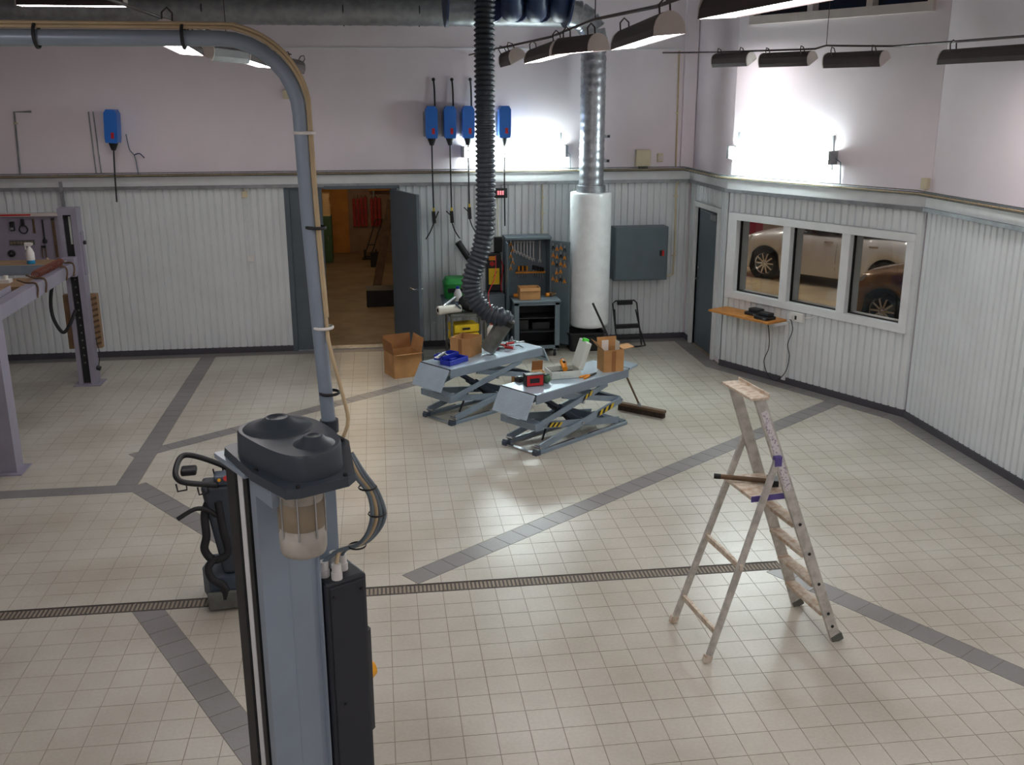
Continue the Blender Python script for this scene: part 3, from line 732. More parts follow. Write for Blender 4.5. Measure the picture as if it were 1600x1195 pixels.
# ------------------------------------------------------------------ wall tube lights
def wall_light(label, M, L):
    t = bpy.data.objects.new('wall_tube_light', None); col.objects.link(t); t.matrix_world = M; tag(t, label, 'wall light', 'bright tube lights on the walls')
    MB().bx(-L/2, L/2, -0.10, -0.03, -0.05, 0.06).build('housing', 'trim_white', t, bevel=0.01)
    for z in (-0.06, 0.0, 0.055):
        MB().cyl((-L/2+0.03, -0.125, z), (L/2-0.03, -0.125, z), 0.018, n=10).build('tube', 'wall_light', t)
    for sx in (-1, 1):
        MB().bx(sx*(L/2+0.005)-0.02, sx*(L/2+0.005)+0.02, -0.15, -0.02, -0.075, 0.085).build('end_piece', 'galv_dull', t)
        MB().bx(sx*(L/2-0.06)-0.012, sx*(L/2-0.06)+0.012, -0.03, 0.0, -0.14, 0.26).build('bracket', 'galv_dull', t)
    MB().tube([(L/2+0.02, -0.06, 0), (L/2+0.08, -0.03, -0.05), (L/2+0.09, -0.02, -0.3)], 0.007, 6).build('cord', 'cable_grey', t)
wall_light('bright tube light on the back wall beside the silver duct', Matrix.Translation((2.0, YB+g, 2.87)), 1.5)
wp = at(0.86, g); wall_light('bright tube light on the wall above the three-pane window', Matrix.Translation((wp[0], wp[1], 2.92)) @ Matrix.Rotation(math.atan2(wd.y, wd.x), 4, 'Z'), 1.6)

# ------------------------------------------------------------------ ventilation duct
duct = T('ventilation_duct', 'spiral silver duct with elbow running down to a white wrapped cylinder', 'duct', (3.05, 14.15, 0.35))
DXc, DYc = 0.0, 0.0
def spiral(pts, r, step=0.03, n=28):
    m_ = MB(); P = [V(p) for p in pts]; path_ = []; rs = []
    acc = 0
    for a, b in zip(P, P[1:]):
        L = (b-a).length; k = max(1, int(L/step))
        for i in range(k):
            path_.append(a+(b-a)*i/k); rs.append(r+(0.006 if (len(path_) % 4 == 0) else 0.0))
    path_.append(P[-1]); rs.append(r); m_.tube(path_, rs, n); return m_
spiral([(0, 0, 2.0), (0, 0, 4.02)], 0.175).build('vertical_pipe', 'galv', duct)
el = MB(); R0 = 0.36; segs = [(-R0+R0*math.cos(a), 0, 4.02+R0*math.sin(a)) for a in [i*PI/8 for i in range(5)]]
# angular lobster-back elbow
for i in range(4):
    a, b = V(segs[i]), V(segs[i+1]); m_ = MB()
    m_.cyl(a, b, 0.181, n=28); m_.build('elbow_segment', 'galv', duct)
    MB().cyl(a-(b-a).normalized()*0.012, a+(b-a).normalized()*0.012, 0.19, n=28).build('seam_band', 'galv', duct)
spiral([(-R0, 0, 4.02+R0), (-11.0, 0, 4.02+R0)], 0.18, 0.05).build('long_pipe', 'galv_dull', duct)
for x in (-2.4, -3.4, -5.2, -8): MB().tube([(x, 0, 4.02+R0-0.185), (x, 0.185, 4.02+R0), (x, 0, 4.02+R0+0.185), (x, -0.185, 4.02+R0), (x, 0, 4.02+R0-0.185)], 0.01, 6, sub=4).build('hanger_strap', 'black', duct)
m_ = MB(); m_.lathe([(0.19, 1.965), (0.29, 1.965), (0.295, 1.95), (0.298, 1.9), (0.295, 0.08), (0.288, 0.03), (0.26, 0.01), (0.01, 0.008)], n=40); m_.build('wrapped_cylinder', 'alu_wrap', duct)
MB().cyl((0, 0, 1.95), (0, 0, 2.06), 0.21, n=32).build('collar', 'galv', duct)
for z in (2.40, 2.74): MB().bx(0.16, 0.26, 0.0, 0.04, z-0.02, z+0.02).bx(0.22, 0.26, 0.0, 0.49, z-0.015, z+0.015).build('wall_bracket', 'galv_dull', duct)

# ------------------------------------------------------------------ hose drum and exhaust hose
HX, HY = 1.235, 11.45
drum = T('hose_drum', 'ceiling-mounted drum wound with dark blue exhaust hose', 'hose drum', (1.55, HY+0.45, 4.95))
MB().cyl((-0.70, 0, 0), (0.68, 0, 0), 0.22, n=24).build('core', 'hose_blue', drum)
for x in (-0.70, 0.68):
    MB().cyl((x-0.012, 0, 0), (x+0.012, 0, 0), 0.56, n=36).build('flange_disc', 'hose_blue', drum)
for k, x in enumerate((-0.12, 0.16, 0.44)):
    pts = [(x+0.22*(i/48)-0.05, 0.36*math.cos(2*PI*i/48-PI/2)*1.0, 0.36*math.sin(2*PI*i/48-PI/2)-0.02) for i in range(49)]
    rs = [0.125+(0.008 if i % 2 else -0.004) for i in range(49)]
    MB().tube(pts, rs, 14).build('hose_turn', 'hose_blue', drum)
MB().bx(-0.8, -0.74, -0.06, 0.06, -0.05, 0.75).build('mount_arm', 'galv_dull', drum); MB().bx(0.72, 0.78, -0.06, 0.06, -0.05, 0.75).build('mount_arm', 'galv_dull', drum)
MB().cyl((-0.8, 0, 0), (0.78, 0, 0), 0.03).build('axle', 'steel', drum)
hs = T('exhaust_hose', 'thick ribbed black exhaust hose hanging down onto the far scissor lift', 'hose', (1.24, 11.42, 0.67))
hp = [(1.30, 11.50, 5.0), (1.245, 11.46, 4.6), (1.235, 11.45, 4.0), (1.235, 11.45, 3.3), (1.235, 11.45, 2.6), (1.225, 11.45, 2.2), (1.17, 11.45, 1.90), (1.08, 11.45, 1.66), (1.05, 11.44, 1.48), (1.11, 11.41, 1.31), (1.26, 11.37, 1.17), (1.40, 11.36, 1.13), (1.46, 11.38, 1.07)]
pts = [V(p)-V((1.24, 11.42, 0.67)) for p in hp]
fine = smooth_path(pts, 16)
# resample at constant step and rib
res = [fine[0]]; acc = 0; step = 0.0135
for a, b in zip(fine, fine[1:]):
    L = (b-a).length; t_ = step-acc
    while t_ <= L: res.append(a+(b-a)*(t_/L)); t_ += step
    acc = (acc+L) % step
rs = [0.094+(0.0, 0.018, 0.026, 0.010)[i % 4] for i in range(len(res))]
MB().tube(res, rs, 20).build('ribbed_hose', 'hose_black', hs)
e = res[-1]; tip = V((1.235, 11.42, 0.725))-V((1.24, 11.42, 0.67))
dd = (tip-e).normalized()
MB().cyl(e-dd*0.05, tip+dd*0.0, 0.10, 0.092, n=24).build('nozzle', 'nozzle', hs)
MB().cyl(e-dd*0.03, e+dd*0.03, 0.112, n=24).build('clamp_ring', 'rubber', hs)
MB().tube([(0.09, -0.10, 1.2), (0.08, -0.11, 0.95), (0.0, -0.115, 0.75), (0.04, -0.12, 0.55), (0.1, -0.12, 0.42)], 0.005, 5, sub=5).build('pull_cord', 'red', hs)

# ------------------------------------------------------------------ foreground lift post with motor
PA = math.radians(29.0); PO = (-0.482, 3.447)
post = T('lift_post', 'tall blue-grey electric lift post with belt-cover top and side control box', 'lift post', (PO[0], PO[1], 0), PA)
# local x = a (right/back), local y = b' (back)
sec = [(0.0, 0.0), (0.105, -0.006), (0.112, 0.0), (0.20, 0.004), (0.226, 0.012), (0.232, 0.0), (0.238, 0.0), (0.238, 0.22), (0.20, 0.245), (0.03, 0.245), (0.03, 0.20), (0.02, 0.20), (0.02, 0.06), (0.0, 0.05)]
MB().prism(sec, 0.012, 2.325).build('column', 'steel_blue', post)
MB().bx(-0.12, 0.36, -0.08, 0.36, 0.0, 0.014).build('base_plate', 'steel_blue', post)
MB().bx(-0.006, 0.022, 0.062, 0.10, 0.05, 2.29).build('cover_strip', 'black', post)
MB().bx(-0.008, 0.02, 0.104, 0.146, 0.05, 2.29).build('guide_rail', 'trim_white', post)
MB().bx(0.238, 0.40, 0.165, 0.176, 0.55, 2.312).build('side_plate', 'steel_blue', post)
MB().bx(-0.018, 0.024, 0.15, 0.235, 0.05, 2.30).build('cover_strip', 'black', post)
MB().prism([(-0.05, 0.26), (-0.045, -0.02), (0.30, -0.02), (0.36, 0.26)], 2.31, 2.33).build('top_plate', 'steel_blue', post, bevel=0.003)
tp = [(-0.03, 0.21), (-0.05, -0.10), (-0.025, -0.335), (0.02, -0.355), (0.20, -0.355), (0.245, -0.32), (0.385, -0.01), (0.385, 0.20), (0.34, 0.23), (0.0, 0.23)]
MB().prism(tp, 2.33, 2.362, top=[(x*0.985+.003, y*0.985) for x, y in tp]).build('cover_tray', 'slate', post, bevel=0.006)
# belt cover: rounded capsule from the back-left to the front-right
cp_ = [(-0.02, 0.10), (-0.02, -0.02), (0.0, -0.20), (0.035, -0.285), (0.09, -0.315), (0.17, -0.305), (0.235, -0.25), (0.275, -0.16), (0.29, -0.02), (0.28, 0.09), (0.235, 0.165), (0.16, 0.20), (0.08, 0.195), (0.015, 0.16)]
def smooth_poly(p, it=2):
    for _ in range(it):
        q = []
        for i in range(len(p)):
            a, b = p[i], p[(i+1) % len(p)]; q += [(a[0]*.75+b[0]*.25, a[1]*.75+b[1]*.25), (a[0]*.25+b[0]*.75, a[1]*.25+b[1]*.75)]
        p = q
    return p
cps = smooth_poly(cp_, 2); cc = (0.135, -0.05)
sc_ = lambda f: [(cc[0]+(x-cc[0])*f, cc[1]+(y-cc[1])*f) for x, y in cps]
m_ = MB(); rings = [(1.0, 2.362), (0.985, 2.44), (0.96, 2.452)]
n = len(cps); vs = []
for f_, z_ in rings: vs += [(x, y, z_) for x, y in sc_(f_)]
m_.add(vs, [(r*n+i, r*n+(i+1) % n, (r+1)*n+(i+1) % n, (r+1)*n+i) for r in range(len(rings)-1) for i in range(n)], True)
m_.add(vs, [tuple(range(2*n, 3*n))])
belt = m_.build('belt_cover', 'slate', post)
MB().lathe([(0.128, 0.0), (0.122, 0.006), (0.09, 0.014), (0.06, 0.028), (0.042, 0.042), (0.036, 0.043), (0.030, 0.038), (0.001, 0.037)], (0.125, 0.05, 2.451), 40).build('dome', 'slate', belt)
MB().lathe([(0.075, 0.0), (0.07, 0.004), (0.05, 0.012), (0.035, 0.028), (0.03, 0.031), (0.022, 0.031), (0.019, 0.028), (0.001, 0.028)], (0.155, -0.19, 2.451), 32).build('dome', 'slate', belt)
for (x, y) in ((0.02, -0.335), (0.20, -0.33), (0.36, 0.0), (-0.03, -0.1)): MB().cyl((x, y, 2.36), (x, y, 2.372), 0.008, n=8).build('screw', 'black', belt)
mo = MB(); mx_, my_ = 0.085, -0.205
motor = MB().lathe([(0.01, 2.055), (0.06, 2.055), (0.078, 2.065), (0.083, 2.085), (0.083, 2.14), (0.079, 2.145), (0.079, 2.285), (0.084, 2.29), (0.086, 2.33)], (mx_, my_, 0), 32).build('motor', 'motor', post)
MB().lathe([(0.0795, 2.165), (0.0815, 2.168), (0.0815, 2.262), (0.0795, 2.265)], (mx_, my_, 0), 32).build('motor_band', 'motor_band', motor)
for k in range(8):
    a = 2*PI*k/8+0.2; x, y = mx_+0.083*math.cos(a), my_+0.083*math.sin(a)
    MB().cyl((x, y, 2.135), (x, y, 2.32), 0.0035, n=6).build('tie_rod', 'steel', motor)
MB().bx(-0.02, 0.01, -0.2, -0.03, 2.25, 2.33).build('motor_bracket', 'steel_blue', post)
# control box
cb = MB().bx(0.245, 0.425, -0.02, 0.155, 0.70, 1.80).build('control_box', 'panel_black', post, bevel=0.012)
MB().prism([(0.42, 0.0), (0.455, 0.02), (0.455, 0.13), (0.42, 0.15)], 1.05, 1.52).build('raised_cover', 'panel_black', cb, bevel=0.006)
MB().bx(0.26, 0.41, -0.027, -0.018, 0.72, 1.78).build('front_cover', 'panel_black', cb, bevel=0.004)
MB().cyl((0.455, 0.07, 1.30), (0.485, 0.07, 1.30), 0.045, 0.03, n=20).build('switch_knob', 'amber', cb)
for (x, z) in ((0.275, 1.74), (0.395, 1.74), (0.30, 1.25), (0.275, 0.78)): MB().cyl((x, -0.027, z), (x, -0.034, z), 0.006, n=8).build('screw', 'black', cb)
gl = ((0.275, 0.05), (0.305, 0.0), (0.345, 0.10), (0.36, 0.06))
for (x, y) in gl: MB().cyl((x, y, 1.80), (x, y, 1.83), 0.022, n=10).cyl((x, y, 1.83), (x, y, 1.865), 0.019, n=10).build('cable_gland', 'white_plastic', cb)
for k, (x, y) in enumerate(gl):
    o_ = (k-1.5)*0.013
    MB().tube([(0.335+o_, -0.10+o_, 2.34), (0.36+o_, -0.12, 2.27), (0.43+o_, -0.10, 2.16), (0.465+o_*1.5, -0.06, 2.03), (0.43+o_, -0.01, 1.93), (0.35+o_, 0.03, 1.90), (x, y, 1.86)], 0.0085, 8, sub=6).build('cable', 'cable_beige' if k == 1 else 'cable_grey', post)
for p in ((0.40, -0.11, 2.20), (0.46, -0.065, 2.06), (0.40, 0.0, 1.915)): MB().lathe([(0.034, -0.004), (0.037, 0.0), (0.034, 0.004)], p, 14).build('cable_tie', 'black', post)
# conduit tube rising from the post and turning along the lift
cd = T('conduit_tube', 'bent grey plastic conduit tube rising from the lift post to overhead', 'conduit', (-0.221, 3.75, 2.36))
CO = V((-0.221, 3.75, 2.36)); dl = V((-1.0, -0.02, 0)).normalized()
cpts = [V((0, 0, 0)), V((-0.02, 0, 0.45)), V((-0.035, 0, 0.85)), V((-0.042, 0, 1.20))]
ctr = V((-0.042, 0, 1.20)); Rb = 0.26
for i in range(1, 9):
    a = PI/2*i/8; cpts.append(ctr+dl*(Rb-Rb*math.cos(a))+V((0, 0, Rb*math.sin(a))))
cpts += [cpts[-1]+dl*0.4, cpts[-1]+dl*1.2, cpts[-1]+dl*2.6]
MB().tube(cpts, 0.027, 18).build('tube', 'steel_blue', cd)
side = V((dl.y, -dl.x, 0))
MB().cyl((0, 0, 0.0), (0, 0, 0.05), 0.036, n=18).build('socket', 'slate', cd)
cab = [V((0.05, -0.03, -0.02)), V((0.075, -0.04, 0.06)), V((0.055, -0.035, 0.18)), V((0.02, -0.03, 0.35))]+[p+V((0.031, -0.012, 0)) for p in cpts[1:4]]
for i, p in enumerate(cpts[4:]):
    a = PI/2*min(i+1, 8)/8; cab.append(p-dl*0.033*math.cos(a)+V((0, 0, 0.036*math.sin(a)))-V((0, 0.01, 0)))
MB().tube(cab, 0.0075, 7, sub=4).build('beige_cable', 'cable_beige', cd)
cab2 = [p+V((0.006, -0.004, 0.012)) for p in cab[4:]]
MB().tube(cab2, 0.006, 6, sub=3).build('beige_cable', 'cable_beige', cd)
def tie(p, axis, r, m__):
    M_ = Matrix.Translation(p) @ axis.to_track_quat('Z', 'Y').to_matrix().to_4x4()
    MB().lathe([(r, -0.006), (r+0.004, -0.004), (r+0.004, 0.004), (r, 0.006)], n=18, M=M_).build('cable_tie', m__, cd)
tie(V((0.008, -0.004, 0.16)), V((0, 0, 1)), 0.037, 'black'); tie(V((-0.01, -0.004, 0.80)), V((0.05, 0, 1)), 0.037, 'black'); tie(V((-0.002, -0.002, 0.42)), V((0, 0, 1)), 0.036, 'white_plastic'); tie(V((-0.03, -0.002, 1.14)), V((0, 0, 1)), 0.036, 'white_plastic')
for k in (0.12, 0.6, 1.0): tie(cpts[11]+dl*k+V((0, 0, 0.006)), dl, 0.04, 'black')

# ------------------------------------------------------------------ scissor lifts
LAng = math.atan2(0.5976, 0.8018)
HZ = 0.67
def hazard(parent, p0, p1, y, n=5, ht=0.05):
    p0 = V(p0); p1 = V(p1); d = p1-p0; L = d.length; d.normalize(); u = V((-d.z, 0, d.x))
    for k in range(n):
        a = p0+d*(L*k/n); b = p0+d*(L*(k+1)/n); m_ = MB(); sk = d*0.02
        q = [a-u*ht/2-sk, b-u*ht/2-sk, b+u*ht/2+sk, a+u*ht/2+sk]
        vs = [(p.x, y, p.z) for p in q]+[(p.x, y+0.002, p.z) for p in q]
        m_.add(vs, [(0, 1, 2, 3), (7, 6, 5, 4), (0, 4, 5, 1), (1, 5, 6, 2), (2, 6, 7, 3), (3, 7, 4, 0)])
        m_.build('hazard_stripe', 'yellow' if k % 2 else 'black', parent)
def scissor(loc, label, right_flap_down):
    t = T('scissor_lift', label, 'scissor lift', (loc[0], loc[1], 0), LAng, 'scissor lifts')
    W = 0.52; L = 1.50
    # base frame
    for y in (0.02, W-0.02):
        MB().bx(0.0, L, y-0.025, y+0.025, 0.0, 0.035).build('base_rail', 'lift_grey', t, bevel=0.003)
        MB().bx(0.15, 0.62 if y < .1 else 0.5, y-0.012, y+0.012, 0.035, 0.045).build('slide_strip', 'steel', t); MB().bx(0.85, L-0.05, y-0.012, y+0.012, 0.035, 0.045).build('slide_strip', 'steel', t)
    MB().bx(0.0, 0.05, 0.02, W-0.02, 0.0, 0.02).build('base_cross', 'steel', t); MB().bx(L-0.09, L, 0.02, W-0.02, 0.0, 0.05).build('base_cross', 'lift_dark', t)
    for y in (0.03, W-0.03): MB().bx(-0.01, 0.06, y-0.04, y+0.02, 0.0, 0.045).cyl((0.02, y-0.05, 0.045), (0.02, y+0.03, 0.045), 0.014, n=10).build('pivot_block', 'lift_dark', t)
    z0, z1, z2 = 0.07, 0.315, 0.555; xl, xr = 0.07, L-0.10
    for y, yi in ((0.05, 1), (W-0.05, -1)):
        def arm(p, q, yo, mt='lift_grey', h=0.075):
            o = MB().bar((p[0], y+yo, p[1]), (q[0], y+yo, q[1]), 0.022, h, (0, 0, 1)).build('scissor_arm', mt, t, bevel=0.004); return o
        arm((xl, z0), (xr, z1), -0.03*yi)
        arm((xr, z0), (xl-0.03, z1), 0.0)
        arm((xl-0.03, z1), (xr-0.25, z2), -0.03*yi, h=0.06)
        arm((xr, z1), (0.45, z2), 0.0, h=0.06)
        for (x, z) in ((xl, z0), (xr, z1), (xl, z1), ((xl+xr)/2, (z0+z1)/2), (0.74, 0.43)):
            MB().cyl((x, y-0.055, z), (x, y+0.045, z), 0.016, n=12).build('pivot_pin', 'steel', t)
    MB().bx(xl-0.09, xl+0.03, -0.01, W+0.0, z1-0.04, z1+0.035).build('cross_tube', 'lift_grey', t, bevel=0.004)
    MB().bx(xr-0.03, xr+0.03, 0.05, W-0.05, z1-0.03, z1+0.03).build('cross_tube', 'lift_dark', t, bevel=0.004)
    for y in (0.19, W-0.19):
        MB().cyl((0.95, y, 0.10), (0.55, y, 0.38), 0.035, n=14).cyl((0.55, y, 0.38), (0.36, y, 0.50), 0.018, n=12).build('hydraulic_ram', 'lift_dark', t)
        MB().bar((1.25, y, 0.09), (0.62, y, 0.33), 0.05, 0.07).build('inner_link', 'lift_dark', t)
    MB().tube([(0.3, 0.2, 0.06), (0.5, 0.3, 0.2), (0.6, 0.26, 0.3), (0.8, 0.3, 0.15)], 0.012, 7, sub=5).build('hydraulic_line', 'black', t)
    # deck
    MB().bx(0.0, L, 0.0, W, HZ-0.012, HZ).build('deck_plate', 'plate', t, bevel=0.003)
    m_ = MB(); m_.bx(0.0, L, 0.0, 0.012, HZ-0.105, HZ-0.012); m_.build('deck_skirt', 'steel_blue', t); MB().bx(0.0, L, W-0.012, W, HZ-0.105, HZ-0.012).build('deck_skirt', 'steel_blue', t)
    MB().bx(0.25, L-0.12, 0.06, W-0.06, HZ-0.10, HZ-0.012).build('deck_beam', 'lift_dark', t)
    # hinge lines and flaps
    MB().cyl((-0.006, 0.0, HZ-0.008), (-0.006, W, HZ-0.008), 0.010, n=10).build('hinge', 'black', t)
    MB().cyl((L+0.006, 0.0, HZ-0.008), (L+0.006, W, HZ-0.008), 0.010, n=10).build('hinge', 'black', t)
    M_ = Matrix.Translation((-0.016, 0, HZ-0.006)) @ Matrix.Rotation(-math.radians(121), 4, 'Y') @ Matrix.Identity(4)
    MB().bx(0, 0.27, 0.005, W-0.005, -0.008, 0.008, Matrix.Translation((-0.016, 0, HZ-0.008)) @ Matrix.Rotation(math.radians(119), 4, 'Y')).build('ramp_flap', 'plate', t, bevel=0.003)
    if right_flap_down:
        MB().bx(0, 0.22, 0.005, W-0.005, -0.008, 0.008, Matrix.Translation((L+0.016, 0, HZ-0.008)) @ Matrix.Rotation(math.radians(62), 4, 'Y')).build('ramp_flap', 'plate', t, bevel=0.003)
        for y in (0.04, W-0.04): MB().bar((L-0.05, y, HZ-0.09), (L+0.10, y, HZ-0.16), 0.02, 0.02).build('flap_stay', 'lift_dark', t)
    else:
        MB().prism([(L+0.016, 0.005), (L+0.24, 0.06), (L+0.24, W-0.06), (L+0.016, W-0.005)], HZ-0.03, HZ-0.004).build('ramp_flap', 'plate', t, bevel=0.003)
    return t
LN = (1.55, 9.66); LF = (0.745, 10.78)
sn = scissor(LN, 'blue-grey scissor lift carrying the pale tool case and a cardboard box', False)
hazard(sn, (0.98, 0, 0.07+0.245*(0.91/1.33)), (1.25, 0, 0.07+0.245*(1.18/1.33)), 0.002, 6)
hazard(sn, (0.22, 0, 0.285), (0.42, 0, 0.245), 0.032, 6)
hazard(sn, (0.74, 0, 0.47), (0.88, 0, 0.515), 0.002, 4, 0.04)
sf = scissor(LF, 'blue-grey scissor lift below the hanging hose with a drooping end flap', True)
def on(Lc, u, v): return loc_of(Lc, u, v, LAng)
def uv(Lc, x, y): c, s_ = math.cos(LAng), math.sin(LAng); dx, dy = x-Lc[0], y-Lc[1]; return (dx*c+dy*s_, -dx*s_+dy*c)

# ------------------------------------------------------------------ cardboard boxes
def carton(name, label, loc, rz, sx, sy, sz, flaps, tilt=0, tape=True, mt='cardboard'):
    t = T(name, label, 'box', loc, rz); th = 0.006
    m_ = MB(); m_.bx(-sx/2, sx/2, -sy/2, sy/2, 0, th); m_.bx(-sx/2, sx/2, -sy/2, -sy/2+th, th, sz); m_.bx(-sx/2, sx/2, sy/2-th, sy/2, th, sz); m_.bx(-sx/2, -sx/2+th, -sy/2+th, sy/2-th, th, sz); m_.bx(sx/2-th, sx/2, -sy/2+th, sy/2-th, th, sz)
    m_.build('body', mt, t)
    for (sd, ang, fl_) in flaps:
        # sd 0:+x 1:+y 2:-x 3:-y ; ang = opening above horizontal outwards
        wl = sy if sd in (0, 2) else sx; off = (sx if sd in (0, 2) else sy)/2
        M_ = Matrix.Rotation(PI/2*sd, 4, 'Z') @ Matrix.Translation((off-0.003, 0, sz)) @ Matrix.Rotation(-math.radians(ang), 4, 'Y')
        MB().bx(0, fl_, -wl/2+0.004, wl/2-0.004, -0.002, 0.002, M_).build('flap', 'cardboard' if ang < 80 else 'cardboard_in', t)
    if tape: MB().bx(-0.025, 0.025, -sy/2-0.0012, -sy/2, 0.0, sz*0.95).build('tape', 'cardboard_in', t)
    return t
p = on(LN, 1.26, 0.16)
b1 = carton('cardboard_box', 'cardboard box with open flaps on the lift beside the pale tool case', (2.53, 10.53, HZ), LAng-0.48, 0.24, 0.20, 0.25, ((0, 8, 0.13), (1, 70, 0.11), (2, 50, 0.13)), 0)
MB().bx(-0.10, -0.02, 0.02, 0.025, 0.12, 0.34).build('paper_sheet', 'white_plastic', b1); MB().bx(0.08, 0.085, -0.05, 0.06, 0.10, 0.33).build('paper_sheet', 'case_pale', b1)
carton('cardboard_box', 'open-topped cardboard box on the lift behind the blue tool tray', (0.985, 11.47, HZ), LAng-1.25, 0.27, 0.29, 0.22, (), 0)
carton('cardboard_box', 'brown cardboard box with ragged flaps on the tiles by the open door', (0.26, 13.10, 0), 0.35, 0.40, 0.38, 0.32, ((0, 78, 0.2), (1, 82, 0.2), (2, 80, 0.18), (3, 12, 0.12)), 0, tape=False)
carton('cardboard_box', 'small cardboard box on the tool trolley', (2.12, 13.95, 0.83), 0.03, 0.30, 0.22, 0.17, ((3, -60, 0.05),), 0, tape=False)
carton('cardboard_box', 'low cardboard box on the floor behind the scissor lifts', (1.82, 12.35, 0), 0.5, 0.26, 0.22, 0.14, (), 0, tape=False)
carton('small_carton', 'little tan carton with its lid up behind the red battery box', (1.66, 10.22, HZ), LAng-0.5, 0.13, 0.11, 0.10, ((1, 100, 0.11),), 0, tape=False, mt='paper')

# ------------------------------------------------------------------ things on the near lift
t = T('battery_box', 'red and black battery charger box on the near scissor lift', 'charger', (1.575, 10.03, HZ), LAng-0.45)
MB().bx(-0.10, 0.10, -0.055, 0.055, 0, 0.13).build('case', 'black', t, bevel=0.008); MB().bx(-0.09, 0.09, -0.058, -0.054, 0.01, 0.12).build('front_panel', 'red', t)
MB().prism([(-0.06, -0.0601), (0.05, -0.0601), (0.03, -0.058), (-0.04, -0.058)], 0.04, 0.09).build('emblem', 'black', t); MB().bx(0.1005, 0.103, -0.04, 0.04, 0.01, 0.12).build('side_panel', 'red', t)
t = T('black_charger', 'small black charger block beside the red battery box', 'charger', (1.455, 10.19, HZ), LAng)
MB().bx(-0.05, 0.05, -0.04, 0.04, 0, 0.05).build('case', 'black', t, bevel=0.008); MB().bx(-0.03, 0.02, -0.02, 0.02, 0.05, 0.06).build('contact_block', 'slate', t)
t = T('green_pouch', 'dark green pouch between the red battery box and the tool case', 'pouch', (1.72, 10.10, HZ), LAng); MB().sph((0, 0, 0.05), 0.07, sc=(0.7, 0.9, 0.75)).build('body', 'green_cab', t); MB().bx(-0.03, 0.03, -0.03, 0.03, 0.09, 0.10).build('closure', 'black', t)
t = T('tool_case', 'pale grey-green tool case standing open with a green latch', 'tool case', (1.95, 10.35, HZ), LAng-0.50)
m_ = MB(); sx, sy, sz = 0.34, 0.26, 0.085
m_.bx(-sx/2, sx/2, -sy/2, sy/2, 0, 0.012); m_.bx(-sx/2, sx/2, -sy/2, -sy/2+0.012, 0, sz); m_.bx(-sx/2, sx/2, sy/2-0.012, sy/2, 0, sz); m_.bx(-sx/2, -sx/2+0.012, -sy/2, sy/2, 0, sz); m_.bx(sx/2-0.012, sx/2, -sy/2, sy/2, 0, sz); m_.build('tray', 'case_pale', t, bevel=0.006)
M_ = Matrix.Translation((sx/2, 0, sz)) @ Matrix.Rotation(-math.radians(72), 4, 'Y')
lid = MB().bx(0, 0.31, -sy/2, sy/2, -0.03, 0.03, M_).build('lid', 'case_pale', t, bevel=0.012)
for k in range(3): MB().bx(0.07+k*0.07, 0.085+k*0.07, -sy/2+0.05, sy/2-0.05, -0.036, -0.03, M_).build('rib', 'nozzle', lid)
MB().bx(0.295, 0.335, -0.03, 0.03, -0.03, 0.035, M_).build('latch', 'green_bright', lid, bevel=0.008); MB().bx(0.22, 0.27, -0.05, 0.02, -0.034, -0.031, M_).build('mark', 'green_bright', lid)
MB().bx(-0.07, 0.07, -sy/2-0.008, -sy/2, 0.03, 0.06).build('handle', 'case_pale', t, bevel=0.003)
MB().bx(-0.15, 0.15, -0.11, 0.11, 0.012, 0.03).build('insert', 'black', t)
t = T('cutting_tool', 'orange-yellow power tool lying in the open tool case', 'power tool', (1.97, 10.40, HZ+0.065), LAng+0.9)
MB().cyl((-0.12, 0, 0.03), (0.06, 0, 0.07), 0.03, 0.035, n=14).build('body', 'orange', t); MB().cyl((0.06, 0, 0.07), (0.13, 0, 0.085), 0.022, 0.012, n=12).build('head', 'black', t); MB().bx(-0.05, 0.03, -0.012, 0.012, 0.08, 0.10).build('trigger', 'black', t)
for k, (dx, dy, a) in enumerate(((0.0, 0.0, 0.2), (0.04, -0.05, 0.9), (-0.05, 0.04, -0.6))):
    o = MB().cyl((-0.06, 0, 0), (0.06, 0, 0), 0.009, n=8).build('drill_bit', 'tool_steel', loc=(1.90+dx, 10.32+dy, HZ+0.04), rz=LAng+a); tag(o, 'loose steel bit in the tray of the pale tool case', 'drill bit', 'bits in the tool case')
t = T('snips', 'pair of orange-handled snips on the lift deck', 'snips', (2.24, 10.285, HZ), LAng+0.05)
MB().tube([(-0.14, -0.035, 0.012), (-0.05, -0.02, 0.014), (0.0, 0.0, 0.014)], 0.012, 8, sub=4).build('handle', 'orange', t); MB().tube([(-0.13, 0.03, 0.012), (-0.05, 0.02, 0.014), (0.0, 0.0, 0.014)], 0.012, 8, sub=4).build('handle', 'orange', t)
MB().prism([(0.0, -0.02), (0.13, 0.005), (0.13, 0.015), (0.0, 0.02)], 0.004, 0.018).build('blades', 'black', t)

# ------------------------------------------------------------------ things on the far lift
t = T('tool_tray', 'blue plastic tool tray lying open on the far scissor lift', 'tool tray', (0.775, 11.12, HZ), LAng+0.15)
for (x0, x1, y0, y1, z0) in ((-0.17, 0.16, -0.13, 0.02, 0), (-0.14, 0.15, 0.0, 0.14, 0.035)):
    m_ = MB(); m_.bx(x0, x1, y0, y1, z0, z0+0.012); m_.bx(x0, x1, y0, y0+0.01, z0, z0+0.06); m_.bx(x0, x1, y1-0.01, y1, z0, z0+0.06); m_.bx(x0, x0+0.01, y0, y1, z0, z0+0.06); m_.bx(x1-0.01, x1, y0, y1, z0, z0+0.06); m_.build('half', 'blue_case', t, bevel=0.004)
MB().bx(-0.05, 0.05, -0.06, -0.02, 0.012, 0.05).build('divider', 'blue_case', t)
t = T('pistol_grip_tool', 'grey pistol-grip tool resting in the blue tool tray', 'tool', (0.68, 11.12, HZ+0.06), LAng+0.4)
